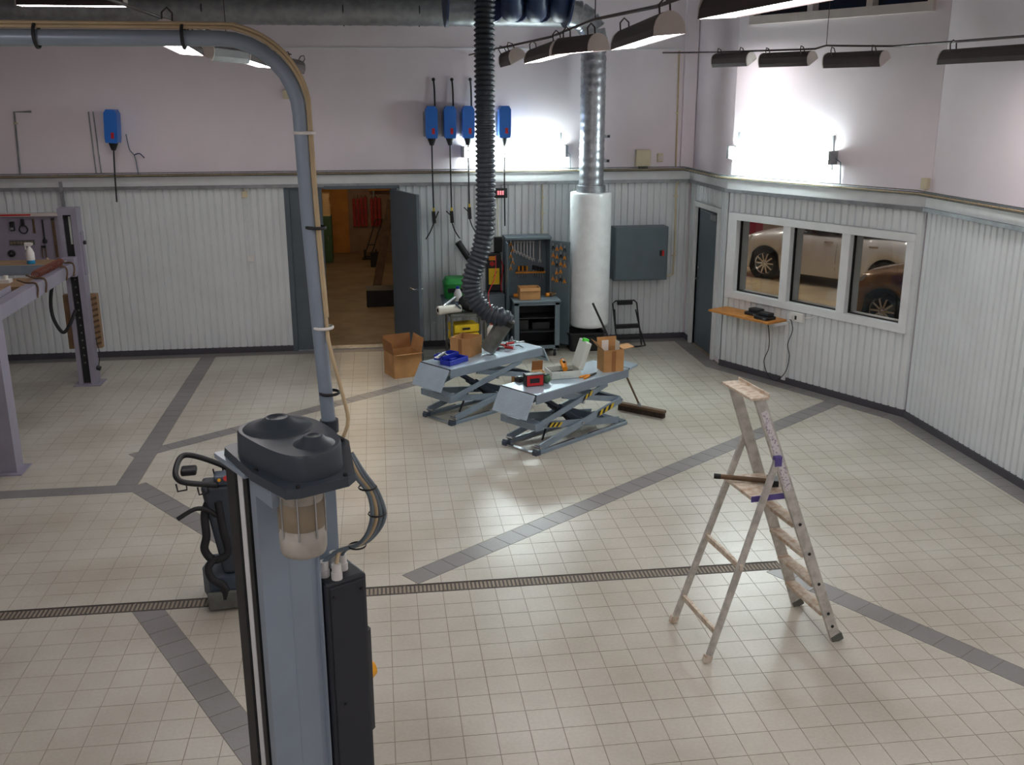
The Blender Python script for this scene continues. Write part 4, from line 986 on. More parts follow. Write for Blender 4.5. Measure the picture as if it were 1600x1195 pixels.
MB().cyl((-0.13, 0, 0.03), (0.05, 0, 0.04), 0.02, n=12).build('barrel', 'galv_dull', t); MB().bar((0.02, 0, 0.03), (0.05, -0.07, 0.0), 0.03, 0.03).build('grip', 'slate', t); MB().cyl((-0.2, 0.0, 0.045), (-0.13, 0, 0.03), 0.006, 0.018, n=10).build('tip', 'white_plastic', t)
rnd = random.Random(3)
for k in range(14):
    u_, v_ = 1.10+rnd.uniform(-0.14, 0.14), 0.29+rnd.uniform(-0.10, 0.12); x, y = on(LF, u_, v_); a = rnd.uniform(0, PI)
    t = T('hand_tool', 'red-handled hand tool in the heap at the hose nozzle' if k % 2 == 0 else 'bare steel hand tool in the heap at the hose nozzle', 'hand tool', (x, y, HZ+0.026*(k//5)), a, 'hand tools heaped on the far lift'); t.scale = (1.15, 1.15, 1.15)
    MB().cyl((-0.09, 0, 0.014), (0.0, 0, 0.014), 0.013, n=8).build('handle', 'red' if k % 2 == 0 else 'black', t); MB().cyl((0, 0, 0.012), (0.11, 0, 0.012), 0.006, n=8).build('shaft', 'tool_steel', t); MB().bx(0.10, 0.13, -0.012, 0.012, 0.006, 0.018).build('head', 'tool_steel', t)
for k, (u_, v_) in enumerate(((1.36, 0.40), (1.40, 0.44))):
    x, y = on(LF, u_, v_); t = T('socket', 'steel socket standing near the drooping flap', 'socket', (x, y, HZ), 0, 'sockets on the far lift'); MB().cyl((0, 0, 0), (0, 0, 0.05), 0.018, n=12).cyl((0, 0, 0.05), (0, 0, 0.075), 0.012, n=12).build('body', 'galv_dull', t); MB().cyl((0, 0, 0.0755), (0, 0, 0.078), 0.006, n=8).build('drive_hole', 'black', t)
x, y = on(LF, 1.33, 0.22); t = T('hex_key', 'black angled hex key on the far lift deck', 'hex key', (x, y, HZ), LAng+1.2); MB().tube([(-0.08, 0, 0.006), (0.03, 0, 0.006), (0.04, 0.01, 0.006), (0.04, 0.05, 0.006)], 0.006, 6).build('rod', 'black', t); MB().cyl((-0.08, 0, 0.006), (-0.06, 0, 0.006), 0.007, n=8).build('tip', 'tool_steel', t)

# ------------------------------------------------------------------ push broom
t = T('push_broom', 'wide push broom leaning on the end of the near lift', 'broom', (3.02, 10.92, 0), math.atan2(-0.40, 0.42))
MB().bx(-0.31, 0.31, -0.035, 0.035, 0.06, 0.095).build('head', 'wood_dark', t, bevel=0.006)
m_ = MB()
for k in range(31):
    for j in (-1, 0, 1): m_.bx(-0.305+k*0.0197, -0.292+k*0.0197, j*0.022-0.009, j*0.022+0.009, 0.0, 0.06)
tag(m_.build('bristles', 'bristle', t), kind='stuff')
Mi = t.matrix_basis.inverted(); tb = Matrix.Translation((3.02, 10.92, 0)) @ Matrix.Rotation(math.atan2(-0.40, 0.42), 4, 'Z'); Mi = tb.inverted()
q0 = Mi @ V((3.00, 10.92, 0.09)); q1 = Mi @ V((2.74, 10.98, 0.66)); q2 = Mi @ V((2.43, 11.06, 1.33))
MB().cyl(q0, q1, 0.012, n=10).build('handle', 'wood_dark', t); MB().cyl(q1, q2, 0.013, n=10).build('handle_grip', 'black', t)
MB().cyl(q0-(q1-q0).normalized()*0.02, q0+(q1-q0).normalized()*0.05, 0.02, n=10).build('ferrule', 'galv_dull', t)

# ------------------------------------------------------------------ step ladder
LA_ = math.atan2(-0.13, -0.99)
lad = T('step_ladder', 'paint-spattered aluminium step ladder with a platform', 'ladder', (3.0, 6.0, 0), LA_)
# local x = towards the rear legs, y = across, z up
SL = 0.38     # lean of the stiles: x per z
def sx_(h): return SL*h
def hw(h): return 0.255-0.045*h
HT = 1.79
for s_ in (-1, 1):
    o = MB().bar((0, s_*hw(0), 0), (sx_(HT), s_*hw(HT), HT), 0.026, 0.075, (1, 0, 0.4)).build('front_stile', 'ladder_alu', lad, bevel=0.003)
    MB().bar((sx_(1.15), s_*(hw(1.15)+0.0145), 1.15), (sx_(1.70), s_*(hw(1.70)+0.0145), 1.70), 0.003, 0.045, (1, 0, 0.4)).build('sticker', 'sticker', o)
    MB().bar((-0.01, s_*hw(0), -0.0), (0.012, s_*hw(0), 0.05), 0.034, 0.085, (1, 0, 0)).build('foot', 'nozzle', o)
    o = MB().bar((0.985, s_*0.27, 0), (sx_(1.38)+0.02, s_*(hw(1.38)+0.03), 1.38), 0.024, 0.045, (1, 0, -0.4)).build('rear_leg', 'ladder_alu', lad, bevel=0.003)
    MB().bar((0.99, s_*0.27, 0), (0.975, s_*0.27, 0.05), 0.032, 0.055, (1, 0, 0)).build('foot', 'ladder_worn', o)
    MB().bx(sx_(1.38)-0.01, sx_(1.38)+0.045, s_*(hw(1.38)+0.028)-0.017, s_*(hw(1.38)+0.028)+0.017, 1.33, 1.40).build('hinge_bracket', 'purple' if s_ > 0 else 'ladder_alu', lad, bevel=0.006)
    for h in (0.12, 0.22, 0.45, 0.68, 0.90): MB().cyl((sx_(h), s_*(hw(h)+0.012), h), (sx_(h), s_*(hw(h)+0.018), h), 0.011, n=10).build('rivet', 'black', lad)
for h in (0.225, 0.45, 0.675, 0.90):
    MB().bx(sx_(h)-0.04, sx_(h)+0.045, -hw(h)+0.01, hw(h)-0.01, h-0.028, h).build('step', 'ladder_worn', lad, bevel=0.004)
MB().bx(sx_(1.12)-0.03, sx_(1.12)+0.27, -hw(1.12)+0.012, hw(1.12)-0.012, 1.095, 1.12).build('platform', 'ladder_worn', lad, bevel=0.004)
MB().bx(sx_(1.12)-0.035, sx_(1.12)+0.27, hw(1.12)-0.012, hw(1.12)-0.006, 1.085, 1.125).build('platform_edge', 'purple', lad)
MB().bx(sx_(HT)-0.06, sx_(HT)+0.07, -hw(HT)-0.03, hw(HT)+0.03, HT-0.01, HT+0.008).bx(sx_(HT)-0.062, sx_(HT)-0.052, -hw(HT)-0.03, hw(HT)+0.03, HT, HT+0.03).build('top_tray', 'ladder_worn', lad, bevel=0.003)
for h in (0.20, 0.66):
    x = 0.985-(0.985-sx_(1.38)-0.02)*h/1.38; MB().bx(x-0.012, x+0.012, -0.27, 0.27, h-0.02, h+0.02).build('rear_crossbar', 'ladder_worn', lad, bevel=0.003)
t = T('lump_hammer', 'dark hammer lying across the ladder platform', 'hammer', (2.50, 5.97, 1.12), 0)
MB().cyl((-0.31, 0.06, 0.035), (0.06, -0.05, 0.018), 0.017, n=10).build('handle', 'wood_dark', t)
MB().bx(-0.035, 0.035, -0.06, 0.06, 0, 0.045, Matrix.Translation((0.06, -0.05, 0)) @ Matrix.Rotation(-0.29, 4, 'Z')).build('head', 'black', t, bevel=0.006)
MB().cyl((-0.312, 0.0605, 0.035), (-0.27, 0.048, 0.033), 0.0185, n=10).build('grip_end', 'rubber', t)

# ------------------------------------------------------------------ hose reels on the back wall
def reel(x, z, label, hose_len, gun, inlet=True, tilt=0.0):
    t = T('hose_reel', label, 'hose reel', (x, YB-0.02, z), 0, 'blue hose reels on the back wall'); t.rotation_euler = (0, tilt, 0)
    MB().bx(-0.11, 0.02, 0.0, 0.038, -0.18, 0.16).build('bracket', 'galv_dull', t)
    poly = [(-0.075, -0.20), (0.075, -0.20), (0.085, -0.14), (0.085, 0.19), (0.055, 0.24), (-0.055, 0.24), (-0.085, 0.19), (-0.085, -0.14)]
    m_ = MB(); m_.prism([(a, b) for a, b in poly], 0.0, 0.22, Matrix(((1, 0, 0, 0), (0, 0, -1, 0.0), (0, 1, 0, 0), (0, 0, 0, 1))))
    cs = m_.build('casing', 'blue_reel', t, bevel=0.02, seg=3)
    MB().bx(0.0, 0.04, -0.2225, -0.2195, -0.14, -0.06).build('label_plate', 'red', cs)
    MB().cyl((0, -0.11, -0.30), (0, -0.11, -0.20), 0.028, 0.065, n=12).build('outlet', 'black', t)
    if inlet: MB().tube([(0.06, -0.02, 0.2), (0.06, 0.0, 0.45), (0.05, 0.01, 0.60)], 0.013, 7, sub=4).sph((0.05, 0.01, 0.60), 0.025).build('inlet_hose', 'black', t)
    pts = [(0, -0.11, -0.28), (0.0, -0.11, -0.28-hose_len*0.5), (0.005, -0.10, -0.28-hose_len)]
    MB().tube(pts, 0.011, 7, sub=4).build('hose', 'black', t)
    if gun:
        z0 = -0.28-hose_len
        MB().cyl((0.005, -0.10, z0+0.05), (0.005, -0.10, z0-0.02), 0.013, n=8).build('coupling', 'yellow', t)
        MB().bar((0.0, -0.10, z0), (0.01, -0.10, z0-0.17), 0.05, 0.04, (0, 1, 0)).bar((0.03, -0.10, z0-0.10), (0.075*gun, -0.10, z0+0.0), 0.015, 0.02, (0, 1, 0)).build('trigger_gun', 'black', t)
        MB().tube([(0.005, -0.10, z0-0.16), (-0.04*gun, -0.10, z0-0.27), (-0.09*gun, -0.10, z0-0.36), (-0.12*gun, -0.10, z0-0.40)], 0.009, 7, sub=4).build('outlet_pipe', 'black', t)
    return t
reel(0.80, 3.27, 'blue hose reel at the door end of the row, hose hanging past the door', 0.95, 1)
reel(1.06, 3.27, 'blue hose reel second from the door end of the row', 0.95, -1)
reel(1.32, 3.27, 'blue hose reel partly behind the big exhaust hose', 0.90, -1)
reel(1.84, 3.27, 'blue hose reel between the exhaust hose and the silver duct', 1.18, 0, False)
reel(-3.53, 3.24, 'single blue hose reel on the wall above the four-post lift', 0.72, 0, False, 0.06)
t = T('loose_air_line', 'thin blue air line dangling beside the single hose reel', 'air line', (-3.33, YB, 2.95)); MB().tube([(-0.06, -0.02, 0.2), (-0.03, -0.04, 0.0), (0.03, -0.04, -0.1), (0.05, -0.02, -0.34)], 0.008, 6, sub=6).build('line', 'cable_grey', t); MB().tube([(0.02, -0.04, -0.08), (0.10, -0.05, -0.06), (0.16, -0.05, -0.12)], 0.008, 6, sub=4).build('branch', 'hose_blue', t)

# ------------------------------------------------------------------ pipes, boxes and sockets on the walls
def wall_pipe(name, label, pts, r, mt, clips=()):
    p0 = V(pts[0]); t = T(name, label, 'pipe', p0); MB().tube([V(p)-p0 for p in pts], r, 10).build('pipe', mt, t)
    for c in clips: MB().box(V(c)-p0, (r*4, 0.03, 0.02)).build('clip', 'cream_plastic', t)
yw = YB-0.012; yu = YB+g-0.012
wall_pipe('wall_pipe', 'slim pale pipe on the wall beside the corner return', [(4.42, yu, 4.27), (4.44, yu, 2.63)], 0.012, 'cable_beige', [(4.43, yu, 3.4)])
wall_pipe('wall_pipe', 'cream conduit dropping to the grey electrical cabinet', [(4.45, yw-.06, 2.40), (4.45, yw, 2.30), (4.47, yw, 1.35), (4.45, yw, 1.0), (4.36, yw, 0.99)], 0.016, 'cream_plastic', [(4.45, yw, 2.2), (4.46, yw, 1.3)])
wall_pipe('wall_pipe', 'thin bent pipe end on the white wall above the pegboard', [(-4.60, yu, 3.45), (-4.82, yu, 3.45), (-4.85, yu, 2.62)], 0.013, 'galv_dull', [(-4.82, yu, 3.3)])
wall_pipe('wall_pipe', 'thin grey rod on the wall, the farther one from the single hose reel', [(-3.86, yu, 3.45), (-3.85, yu, 2.62)], 0.009, 'galv_dull')
wall_pipe('wall_pipe', 'thin grey rod on the wall, the nearer one to the single hose reel', [(-3.80, yu, 3.45), (-3.78, yu, 2.62)], 0.009, 'galv_dull')
wall_pipe('wall_pipe', 'pale cable strip up the sheets above the tool cabinet', [(2.42, yw, 1.66), (2.42, yw, 2.40)], 0.010, 'cream_plastic', [(2.42, yw, 1.75), (2.42, yw, 1.97), (2.42, yw, 2.2)])
def wbox_thing(name, label, cat, x, z, sx, sz, d, mt, upper=False, extra=None):
    y = (YB+g if upper else YB+0.004); t = T(name, label, cat, (x, y, z)); MB().bx(-sx/2, sx/2, -d, 0, -sz/2, sz/2).build('case', mt, t, bevel=0.006)
    MB().bx(-sx/2+0.012, sx/2-0.012, -d-0.004, -d, -sz/2+0.012, sz/2-0.012).build('cover', mt, t)
    if extra: extra(t, d)
    return t
wbox_thing('junction_box', 'cream junction box on the wall beside the silver duct', 'junction box', 3.92, 2.76, 0.22, 0.24, 0.09, 'cream_plastic', True, lambda t, d: MB().bx(-0.06, 0.08, -0.06, -0.02, -0.15, -0.12).build('cable_entry', 'nozzle', t))
wbox_thing('thermostat', 'small pale round-cornered dial box by the corner return', 'thermostat', 4.19, 2.76, 0.08, 0.12, 0.05, 'cream_plastic', True, lambda t, d: MB().cyl((0, -d-0.004, 0), (0, -d-0.02, 0), 0.03, n=14).build('dial', 'lamp_cap', t))
wbox_thing('sensor_box', 'tiny cream sensor box high beside the grey conduit tube', 'sensor', -1.20, 3.67, 0.09, 0.12, 0.05, 'cream_plastic', True, lambda t, d: MB().tube([(0.0, -0.02, 0.06), (0.02, -0.015, 0.2)], 0.006, 5).build('lead', 'galv_dull', t))
wbox_thing('wall_switch', 'small white switch on the sheets beside the grey double door', 'switch', -1.84, 1.40, 0.09, 0.09, 0.05, 'white_plastic', False, lambda t, d: MB().tube([(0.0, -0.02, 0.045), (0.0, -0.02, 0.9)], 0.006, 5).build('lead', 'corr', t))
wbox_thing('junction_box', 'tiny junction box under the cable tray above the white switch', 'junction box', -1.86, 2.31, 0.08, 0.09, 0.05, 'cream_plastic', False, lambda t, d: MB().cyl((0, -0.025, 0.045), (0, -0.025, 0.09), 0.01, n=8).build('gland', 'cream_plastic', t))
wbox_thing('control_box', 'dark control box on the sheets between the hose and tool cabinet', 'control box', 1.75, 1.53, 0.12, 0.22, 0.07, 'black', False, lambda t, d: MB().tube([(0.0, -0.02, 0.11), (0.0, -0.02, 0.68)], 0.007, 5).build('lead', 'cream_plastic', t))
t = wbox_thing('led_display', 'black display box with red lit segments above the control box', 'display', 1.79, 2.28, 0.20, 0.14, 0.06, 'black')
for dx in (-0.035, 0.0, 0.035): MB().bx(dx-0.012, dx+0.012, -0.068, -0.064, -0.025, 0.035).build('lit_segment', 'led_red', t)
# grey electrical cabinet
t = T('electrical_cabinet', 'square dark grey electrical cabinet on the wall with a red switch', 'cabinet', (3.88, YB, 1.37))
MB().bx(-0.41, 0.41, -0.25, 0.0, -0.40, 0.40).build('body', 'cab_grey', t, bevel=0.006); o = MB().bx(-0.395, 0.395, -0.268, -0.25, -0.385, 0.385).build('door', 'cab_grey', t, bevel=0.006)
MB().bx(0.28, 0.31, -0.285, -0.268, -0.03, 0.05).build('latch', 'black', o); MB().bx(0.315, 0.345, -0.283, -0.268, -0.03, 0.05).build('red_switch', 'red', o)
# red/black wall battery charger on a grey stand
t = T('wall_charger', 'black and yellow charger unit with a red knob beside the tool cabinet', 'charger', (1.67, YB, 0.86))
MB().bx(-0.11, 0.11, -0.20, 0, 0.0, 0.55).build('case', 'black', t, bevel=0.01); MB().bx(-0.08, 0.08, -0.206, -0.20, 0.10, 0.34).build('yellow_panel', 'yellow', t); MB().bx(-0.075, 0.02, -0.206, -0.20, 0.46, 0.52).build('orange_label', 'orange', t)
MB().cyl((-0.03, -0.2, 0.41), (-0.03, -0.225, 0.41), 0.035, n=16).build('red_knob', 'red', t); MB().tube([(-0.02, -0.208, 0.2), (0.02, -0.212, 0.26), (0.05, -0.21, 0.3)], 0.004, 5, sub=3).build('mark', 'wood_dark', t)
MB().tube([(0.09, -0.15, 0.5), (0.13, -0.2, 0.35), (0.10, -0.22, 0.1), (0.12, -0.2, -0.1)], 0.009, 6, sub=6).build('cable', 'red', t); MB().tube([(-0.05, -0.1, 0.55), (-0.08, -0.15, 0.7), (-0.10, -0.1, 0.4), (-0.12, -0.16, 0.0), (-0.08, -0.2, -0.2)], 0.009, 6, sub=6).build('cable', 'cable_grey', t)
t = T('equipment_stand', 'narrow blue-grey cupboard standing under the charger', 'cupboard', (1.665, YB-0.22, 0)); MB().bx(-0.14, 0.14, -0.18, 0.18, 0, 0.84).build('body', 'cab_grey', t, bevel=0.006); MB().bx(-0.12, 0.12, -0.19, -0.18, 0.05, 0.8).build('door', 'cab_grey', t); MB().bx(-0.10, -0.08, -0.205, -0.19, 0.4, 0.5).build('handle', 'steel', t)

# ------------------------------------------------------------------ tool cabinet, trolley and tools
TCX, TCY = 2.16, YB-0.20
tc_ = T('tool_cabinet', 'tall grey tool cabinet standing open with tools hung inside', 'cabinet', (TCX, TCY, 0))
m_ = MB(); m_.bx(-0.33, 0.33, 0.17, 0.19, 0.06, 1.64); m_.bx(-0.33, -0.315, -0.19, 0.17, 0.06, 1.64); m_.bx(0.315, 0.33, -0.19, 0.17, 0.06, 1.64); m_.bx(-0.33, 0.33, -0.19, 0.17, 0.06, 0.09); m_.build('carcass', 'cab_grey', tc_)
MB().bx(-0.34, 0.34, -0.20, 0.19, 1.64, 1.67).build('top', 'cab_grey', tc_)
dM = Matrix.Translation((0.335, -0.19, 0)) @ Matrix.Rotation(-0.72, 4, 'Z')
MB().bx(0, 0.31, -0.008, 0.012, 0.10, 1.62, dM).build('door', 'cab_grey', tc_)
MB().bx(-0.345, -0.335, -0.45, -0.19, 0.10, 1.62).build('door', 'cab_grey', tc_)
for k in range(8):
    x = TCX-0.16+k*0.047+ (0.05 if k == 7 else 0); L = 0.16+k*0.022
    t = T('wrench', 'steel combination wrench hung in the open tool cabinet, '+('shortest' if k == 0 else 'longest' if k == 7 else 'middling length')+' of its row', 'wrench', (x, TCY+0.155, 1.56-L), 0, 'wrenches hung in the tool cabinet')
    MB().bx(-0.008, 0.008, -0.005, 0.005, 0.03, L).build('shank', 'tool_steel', t); MB().lathe([(0.010, -0.006), (0.02, -0.006), (0.02, 0.006), (0.010, 0.006), (0.010, -0.006)], n=12, M=Matrix.Translation((0, 0, L)) @ Matrix.Rotation(PI/2, 4, 'X')).build('ring_end', 'tool_steel', t)
    MB().bx(-0.022, -0.008, -0.006, 0.006, 0.0, 0.035).bx(0.008, 0.022, -0.006, 0.006, 0.0, 0.035).bx(-0.018, 0.018, -0.006, 0.006, 0.025, 0.045).build('open_end', 'tool_steel', t)
def screwdriver(x, y, z, rz, label, group, mt, flip=False):
    t = T('screwdriver', label, 'screwdriver', (x, y, z), rz, group)
    MB().cyl((0, 0, 0.0), (0, 0, 0.07), 0.016, n=8).build('handle', mt, t); MB().cyl((0, 0, -0.10), (0, 0, 0.0), 0.005, n=6).build('blade', 'tool_steel', t)
for k in range(5): screwdriver(TCX-0.10+k*0.03, TCY+0.145, 1.13, 0, ('black' if k % 2 else 'orange')+'-handled screwdriver upright in the rack at the back of the tool cabinet', 'screwdrivers in the cabinet rack', 'black' if k % 2 else 'orange')
for k in range(5): screwdriver(TCX+0.12+k*0.036, TCY+0.145, 1.14-0.01*k, 0, 'black-handled driver bunched by the long wrench in the tool cabinet', 'drivers bunched in the cabinet', 'black')
t = T('tool_rack', 'orange clip rail fixed across the back of the tool cabinet', 'rack', (TCX, TCY+0.15, 1.09)); MB().bx(-0.15, 0.30, -0.02, 0.018, 0, 0.025).build('rail', 'orange', t); MB().bx(-0.14, 0.28, -0.005, 0.018, 0.03, 0.045).build('back_strip', 'cab_grey', t)
for r_ in range(5):
    for k in range(4):
        lp = dM @ V((0.05+k*0.065, -0.035, 1.55-r_*0.115-0.02*(k % 2)))
        if r_ == 3 and k in (0, 3): continue
        t = T('plier', ('orange' if (r_+k) % 3 else 'black')+'-handled pliers clipped to the open door of the tool cabinet', 'pliers', (TCX+lp.x, TCY+lp.y, lp.z), -0.72, 'pliers on the cabinet door')
        MB().bar((-0.02, 0, -0.05), (-0.004, 0, 0.0), 0.01, 0.012).bar((0.02, 0, -0.05), (0.004, 0, 0.0), 0.01, 0.012).build('handles', 'orange' if (r_+k) % 3 else 'black', t); MB().bx(-0.010, 0.010, -0.005, 0.005, 0.0, 0.04).build('jaws', 'tool_steel', t)
for k in range(5):
    t = T('plier', 'orange-handled pliers hung in a column beside the wrenches in the cabinet', 'pliers', (TCX-0.22+0.03*(k % 2), TCY+0.15, 1.55-k*0.09), 0, 'pliers on the cabinet side')
    MB().bar((-0.02, 0, -0.05), (-0.004, 0, 0.0), 0.01, 0.012).bar((0.02, 0, -0.05), (0.004, 0, 0.0), 0.01, 0.012).build('handles', 'orange', t); MB().bx(-0.010, 0.010, -0.005, 0.005, 0.0, 0.04).build('jaws', 'tool_steel', t)
tr = T('tool_trolley', 'grey open-fronted tool trolley on castors before the tool cabinet', 'trolley', (2.21, 13.955, 0))
TW, TD = 0.33, 0.21
m_ = MB(); m_.bx(-TW, -TW+0.07, -TD, -TD+0.03, 0.12, 0.80); m_.bx(TW-0.07, TW, -TD, -TD+0.03, 0.12, 0.80); m_.bx(-TW, TW, -TD, -TD+0.03, 0.12, 0.17); m_.bx(-TW, TW, -TD, -TD+0.03, 0.76, 0.80); m_.build('front_frame', 'cab_grey', tr, bevel=0.004)
MB().bx(-TW, -TW+0.015, -TD+0.03, TD, 0.12, 0.80).build('side', 'cab_grey', tr); MB().bx(TW-0.015, TW, -TD+0.03, TD, 0.12, 0.80).build('side', 'cab_grey', tr); MB().bx(-TW+.015, TW-.015, TD-0.012, TD, 0.12, 0.80).build('back', 'black', tr)
for z in (0.13, 0.36, 0.56): MB().bx(-TW+.015, TW-.015, -TD+0.04, TD-0.012, z, z+0.015).build('shelf', 'black', tr)
MB().bx(-TW-0.015, TW+0.015, -TD-0.015, TD+0.01, 0.80, 0.828).build('top', 'cab_grey', tr, bevel=0.006)
for (x, y) in ((-0.27, -0.15), (0.27, -0.15), (-0.27, 0.15), (0.27, 0.15)):
    c_ = MB().bx(x-0.03, x+0.03, y-0.03, y+0.03, 0.10, 0.12).bx(x-0.022, x-0.017, y-0.02, y+0.02, 0.04, 0.11).bx(x+0.017, x+0.022, y-0.02, y+0.02, 0.04, 0.11).build('castor', 'galv', tr); MB().cyl((x-0.015, y, 0.05), (x+0.015, y, 0.05), 0.05, n=16).build('wheel', 'rubber', c_)
for k, (x, sx, h) in enumerate(((-0.18, 0.15, 0.15), (0.08, 0.26, 0.11))): tag(MB().bx(-sx/2, sx/2, -0.12, 0.12, 0, h).build('parts_case', 'black', loc=(2.21+x, 14.0, 0.375), bevel=0.008), ('tall narrow dark parts case on the trolley middle shelf', 'low wide dark parts case on the trolley middle shelf')[k], 'case')
for k, (x, m__) in enumerate(((-0.25, 'orange'), (0.22, 'orange'), (0.27, 'wood_dark'))): 
    t = T('trolley_tool', ('orange hand tool beside the small box on the trolley, cabinet side', 'orange hand tool between the small box and the cabinet door', 'brown hand tool at the trolley corner')[k], 'tool', (2.21+x, 14.05, 0.828), 0.4*k); MB().cyl((-0.05, 0, 0.03), (0.05, 0, 0.03), 0.028, n=10).build('body', m__, t); MB().cyl((0.05, 0, 0.03), (0.09, 0, 0.03), 0.01, n=8).build('spindle', 'tool_steel', t)

# ------------------------------------------------------------------ service cart, green bin and sundries near the door
ct = T('service_cart', 'narrow cart with yellow drawers between the door and the hose', 'cart', (1.17, 13.62, 0), 0.12)
for (x, y) in ((-0.24, -0.2), (0.24, -0.2), (-0.24, 0.2), (0.24, 0.2)): MB().bx(x-0.015, x+0.015, y-0.015, y+0.015, 0.08, 0.74).build('upright', 'nozzle', ct)
for z in (0.10, 0.30, 0.70): MB().bx(-0.25, 0.25, -0.21, 0.21, z, z+0.03).build('shelf', 'nozzle', ct)
for (x, y) in ((-0.24, -0.2), (0.24, -0.2), (-0.24, 0.2), (0.24, 0.2)): MB().cyl((x-0.015, y, 0.04), (x+0.015, y, 0.04), 0.04, n=14).build('wheel', 'rubber', ct)
for k, z in enumerate((0.34, 0.47)):
    t = T('yellow_case', ('lower', 'upper')[k]+' yellow flat case on the service cart', 'case', (1.12, 13.58, z), 0.25); MB().bx(-0.17, 0.20, -0.14, 0.14, 0, 0.11).build('shell', 'yellow', t, bevel=0.01); MB().bx(-0.05, 0.06, -0.155, -0.14, 0.04, 0.07).build('handle', 'black', t)
t = T('sheeting_roll', 'thick white roll of sheeting lying on top of the service cart', 'roll', (0.93, 13.50, 0.735), 0.35)
m_ = MB(); M_ = Matrix.Translation((0, 0, 0.06)) @ Matrix.Rotation(PI/2, 4, 'Y'); m_.lathe([(0.03, -0.17), (0.058, -0.17), (0.06, -0.16), (0.06, 0.16), (0.058, 0.17), (0.03, 0.17), (0.03, -0.17)], n=20, M=M_); m_.build('sheeting', 'skin_white', t); MB().lathe([(0.024, -0.171), (0.030, -0.171), (0.030, 0.171), (0.024, 0.171), (0.024, -0.171)], n=16, M=M_).build('core', 'black', t)
t = T('black_bag', 'black bag heaped over the top of the service cart', 'bag', (1.25, 13.62, 0.742), 0.2); m_ = MB(); m_.sph((0, 0, 0.12), 0.19, 14, (1.0, 0.8, 0.68)); m_.build('body', 'black', t); MB().sph((0.13, -0.03, 0.04), 0.09, 12, (1.1, 0.9, 0.5)).build('flap', 'black', t); MB().tube([(-0.18, -0.04, 0.1), (-0.25, -0.08, 0.13), (-0.18, -0.10, 0.06)], 0.012, 7, sub=5).build('strap', 'lift_dark', t)
t = T('grey_tube', 'silver tube resting on the white roll', 'tube', (0.96, 13.66, 0.735), 0.9); MB().cyl((-0.16, 0, 0.10), (0.12, 0, 0.17), 0.025, n=12).build('tube', 'galv_dull', t); MB().cyl((-0.17, 0, 0.0975), (-0.13, 0, 0.1075), 0.028, n=12).build('cap', 'steel', t)
t = T('plastic_bottle', 'white bottle with a blue cap behind the black bag', 'bottle', (1.10, 14.06, 0.80)); MB().lathe([(0.001, 0), (0.055, 0), (0.058, 0.02), (0.058, 0.11), (0.03, 0.17), (0.022, 0.18)], n=18).build('body', 'white_plastic', t); MB().cyl((0, 0, 0.178), (0, 0, 0.215), 0.024, n=14).build('cap', 'blue_case', t)
t = T('wall_ledge', 'small grey bracket shelf below the green bin', 'shelf', (1.10, YB, 0.76)); MB().bx(-0.22, 0.22, -0.62, 0, 0, 0.03).build('board', 'cab_grey', t); MB().bx(-0.02, 0.02, -0.4, 0, -0.2, 0).build('bracket', 'cab_grey', t)
t = T('green_bin', 'green plastic bin with a black mouth beside the hose', 'bin', (1.08, YB-0.22, 0.79)); MB().prism(rrect(0.30, 0.30, 0.06), 0, 0.22, top=rrect(0.34, 0.34, 0.07)).build('body', 'green', t, bevel=0.01); MB().prism(rrect(0.35, 0.35, 0.07), 0.22, 0.30, top=rrect(0.26, 0.26, 0.06)).build('lid', 'green', t, bevel=0.02); MB().bx(-0.11, 0.11, -0.185, -0.165, 0.10, 0.16).build('mouth', 'black', t)
t = T('canister', 'white rounded canister at the hose side of the service cart', 'canister', (1.53, 13.48, 0.0)); MB().lathe([(0.001, 0.0), (0.09, 0.0), (0.095, 0.02), (0.095, 0.42), (0.08, 0.50), (0.05, 0.55), (0.001, 0.57)], n=20).build('shell', 'skin_white', t); MB().cyl((0, 0, 0.565), (0, 0, 0.60), 0.03, n=12).build('cap', 'red', t)
t = T('dust_pipe', 'black dust pipe hung slanting on the sheets beside the hose', 'pipe', (1.24, YB-0.02, 1.45)); MB().cyl((-0.09, -0.06, 0.13), (0.10, -0.06, -0.16), 0.05, n=14).build('tube', 'black', t); MB().cyl((-0.02, 0.02, 0.0), (-0.02, -0.05, 0.0), 0.02, n=8).build('peg', 'galv', t)
# black tub below the duct
t = T('plastic_tub', 'black plastic tub on the floor under the wrapped cylinder', 'tub', (2.99, 14.16, 0)); o_ = rrect(0.46, 0.36, 0.05); i_ = rrect(0.54, 0.44, 0.06)
n = len(o_); m_ = MB(); rings = [(o_, 0.0), (i_, 0.26), (rrect(0.58, 0.48, 0.06), 0.265), (rrect(0.58, 0.48, 0.06), 0.285), (rrect(0.52, 0.42, 0.055), 0.285), (rrect(0.44, 0.34, 0.05), 0.02)]
vs = [(x, y, z) for r_, z in rings for x, y in r_]; m_.add(vs, [tuple(range(n))[::-1]]+[(k*n+i, k*n+(i+1) % n, (k+1)*n+(i+1) % n, (k+1)*n+i) for k in range(5) for i in range(n)]+[tuple(range(5*n, 6*n))]); m_.build('body', 'black', t)
MB().bx(-0.10, 0.10, -0.265, -0.24, 0.2, 0.225).build('grip', 'black', t)
